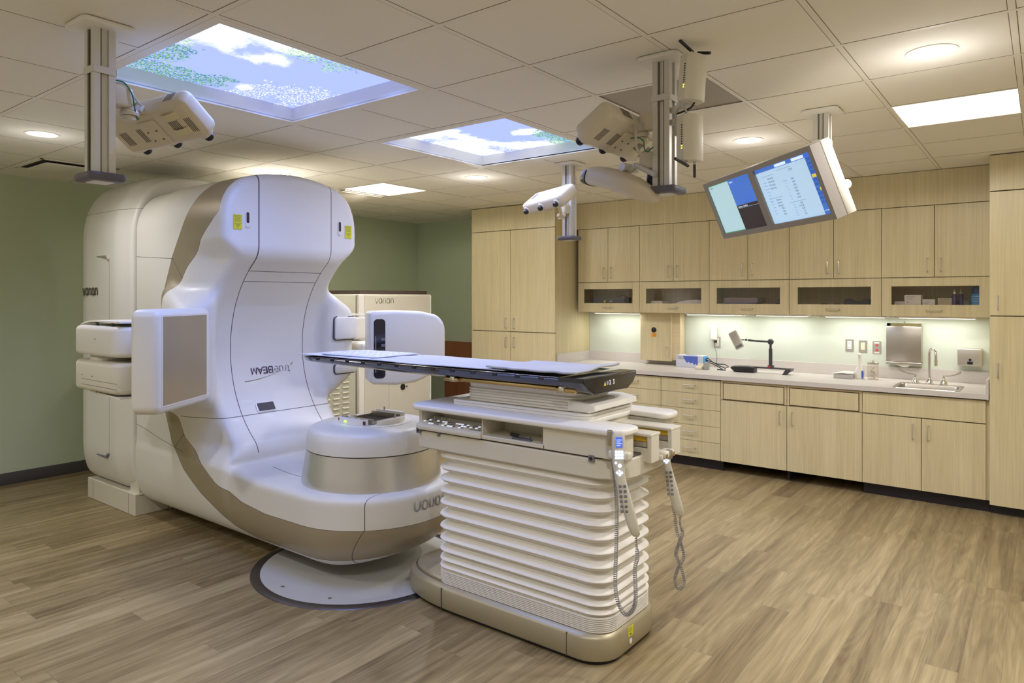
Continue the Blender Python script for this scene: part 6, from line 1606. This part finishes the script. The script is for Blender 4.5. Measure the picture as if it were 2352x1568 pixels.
S_PALE, S_BLUE, S_DARK, S_LIGHT, S_TXT, S_GRN, S_YEL, S_WHT, S_BTN = em('screen_pale', (160, 190, 196)), em('screen_blue', (62, 104, 184)), em('screen_dark', (44, 36, 38)), em('screen_light', (166, 194, 218)), em('screen_text', (84, 96, 120)), em('screen_green', (50, 130, 66)), em('screen_yellow', (206, 184, 52)), em('screen_white', (205, 222, 240)), em('screen_button', (48, 86, 160))
L0 = -g2-sw_; zf = -.0085
bm = B()
def q_(x0, x1, y0, y1, mi, h=0): box(bm, x0, x1, y0, y1, zf+h, zf+h+.0006, mi=mi)
q_(L0, L0+sw_, -sh_/2, sh_/2, 0); q_(L0, L0+sw_*.50, -sh_/2, sh_/2, 5, .0007); q_(L0+.004, L0+sw_*.495, -sh_/2+.004, sh_/2-.004, 0, .0014)
q_(L0+sw_*.50, L0+sw_, -sh_/2, -.005, 2, .0014); q_(L0+sw_*.50, L0+sw_, -.005, sh_/2, 1, .0014); q_(L0+sw_*.52, L0+sw_*.99, -.024, -.0232, 6, .0021)
TT = lambda x, y: Matrix.Translation((x, y, zf+.0022))
text(bm, 'TopView', .014, TT(L0+.012, sh_/2-.022), 4, .0002); text(bm, 'TopPlan', .014, TT(L0+sw_*.515, sh_/2-.022), 6, .0002); text(bm, 'TopPlans  TopPlan2', .014, TT(L0+sw_*.52, -.020), 6, .0002)
obj('left_screen', bm, [S_PALE, S_BLUE, S_DARK, S_LIGHT, S_TXT, S_GRN, S_WHT], t, local=True, fin=True)
bm = B(); R0 = g2
q_(R0, R0+sw_, -sh_/2, sh_/2, 3); q_(R0, R0+sw_, sh_/2-.022, sh_/2, 1, .0007); q_(R0+sw_*.89, R0+sw_, -sh_/2, sh_/2, 1, .0007)
q_(R0+sw_*.38, R0+sw_*.58, sh_/2-.019, sh_/2-.004, 6, .0014); q_(R0+sw_*.68, R0+sw_*.88, sh_/2-.019, sh_/2-.004, 6, .0014)
for k in range(7): q_(R0+sw_*.905, R0+sw_*.985, sh_/2-.040-k*.021, sh_/2-.024-k*.021, 7 if k != 4 else 5, .0014)
for k in range(4):
    for c_ in (0, 1): q_(R0+sw_*(.90+c_*.05), R0+sw_*(.94+c_*.05), -.055-k*.022+.02, -.055-k*.022+.034, 7 if not (k == 0 and c_ == 1) else 5, .0014)
def col_(x, y, lst, size=.0155, step=.0178, al='RIGHT', mi=4):
    for k, s in enumerate(lst):
        if s: text(bm, s, size, TT(x, y-k*step), mi, .0002, al)
col_(R0+.150, .085, ['No Accy']*4)
col_(R0+.060, .070, ['X Block', 'Int Mount', 'Longitudinal', 'Coll Rtn', 'Table', 'Gantry', 'SSD'], .0105, al='CENTER', mi=8)
col_(R0+.150, -.035, ['Retract', 'Retract', 'Retract', 'Mid', 'Mid', 'Mid'], .0145, .0165)
col_(R0+.060, -.035, ['Target', 'MU', 'Dose', 'Rate', 'Time'], .0105, al='CENTER', mi=8)
text(bm, '179.9', .017, TT(R0+.30, .098), 4, .0002)
col_(R0+.325, .052, ['90.0', '20.0', '-10.0', '+10.0', '20.0', '-10.0', '+10.0'], .0145, .0165)
col_(R0+.245, .052, ['Coll Rtn', 'Y', 'Y1', 'Y2', 'X', 'X1', 'X2'], .0105, .0165, 'CENTER', 8)
col_(R0+.325, -.078, ['-4.60', '+119.30', '-4.69', '0.1', '0.0'], .0135, .0145)
col_(R0+.245, -.078, ['Vrt', 'Lng', 'Lat', 'Rtn', 'Pch'], .0100, .0145, 'CENTER', 8)
for x0, x1, y in ((.05, .16, .106), (.20, .33, .118), (.04, .17, -.018), (.21, .36, -.062)): q_(R0+x0, R0+x1, y, y+.0012, 4, .0014)
text(bm, '11:15 AM', .010, TT(R0+sw_*.90, -sh_/2+.016), 6, .0002)
obj('right_screen', bm, [S_PALE, S_BLUE, S_DARK, S_LIGHT, S_TXT, S_YEL, S_WHT, S_BTN, em('screen_label', (120, 140, 176))], t, local=True)
bm = B(); tube(bm, [(.42, -.06, -.10), (.42, -.06, -.15)], .028, 20); tube(bm, [(.40, -.06, -.15), (.50, -.06, -.15)], .020, 16); lathe(bm, [(0, 0), (.022, 0), (.022, .02), (.016, .024), (0, .024)], (0, 0, 0), 20, M=Matrix.Translation((.50, -.06, -.15)) @ Matrix.Rotation(PI/2, 4, 'Y')); obj('tilt_joint', bm, M_PLASTW, t, local=True)
bk = MM_ @ Vector((.05, 0, -.105)); t2 = thing('monitor_arm', 'white arm joining the twin monitor to its ceiling column', 'bracket', (-1.07, 4.2, 2.15))
bm = B(); tube(bm, [(-1.032, 4.30, 2.20), (-1.06, 4.16, 2.20), bk], .024, 14); obj('arm', bm, M_PLASTW, t2)
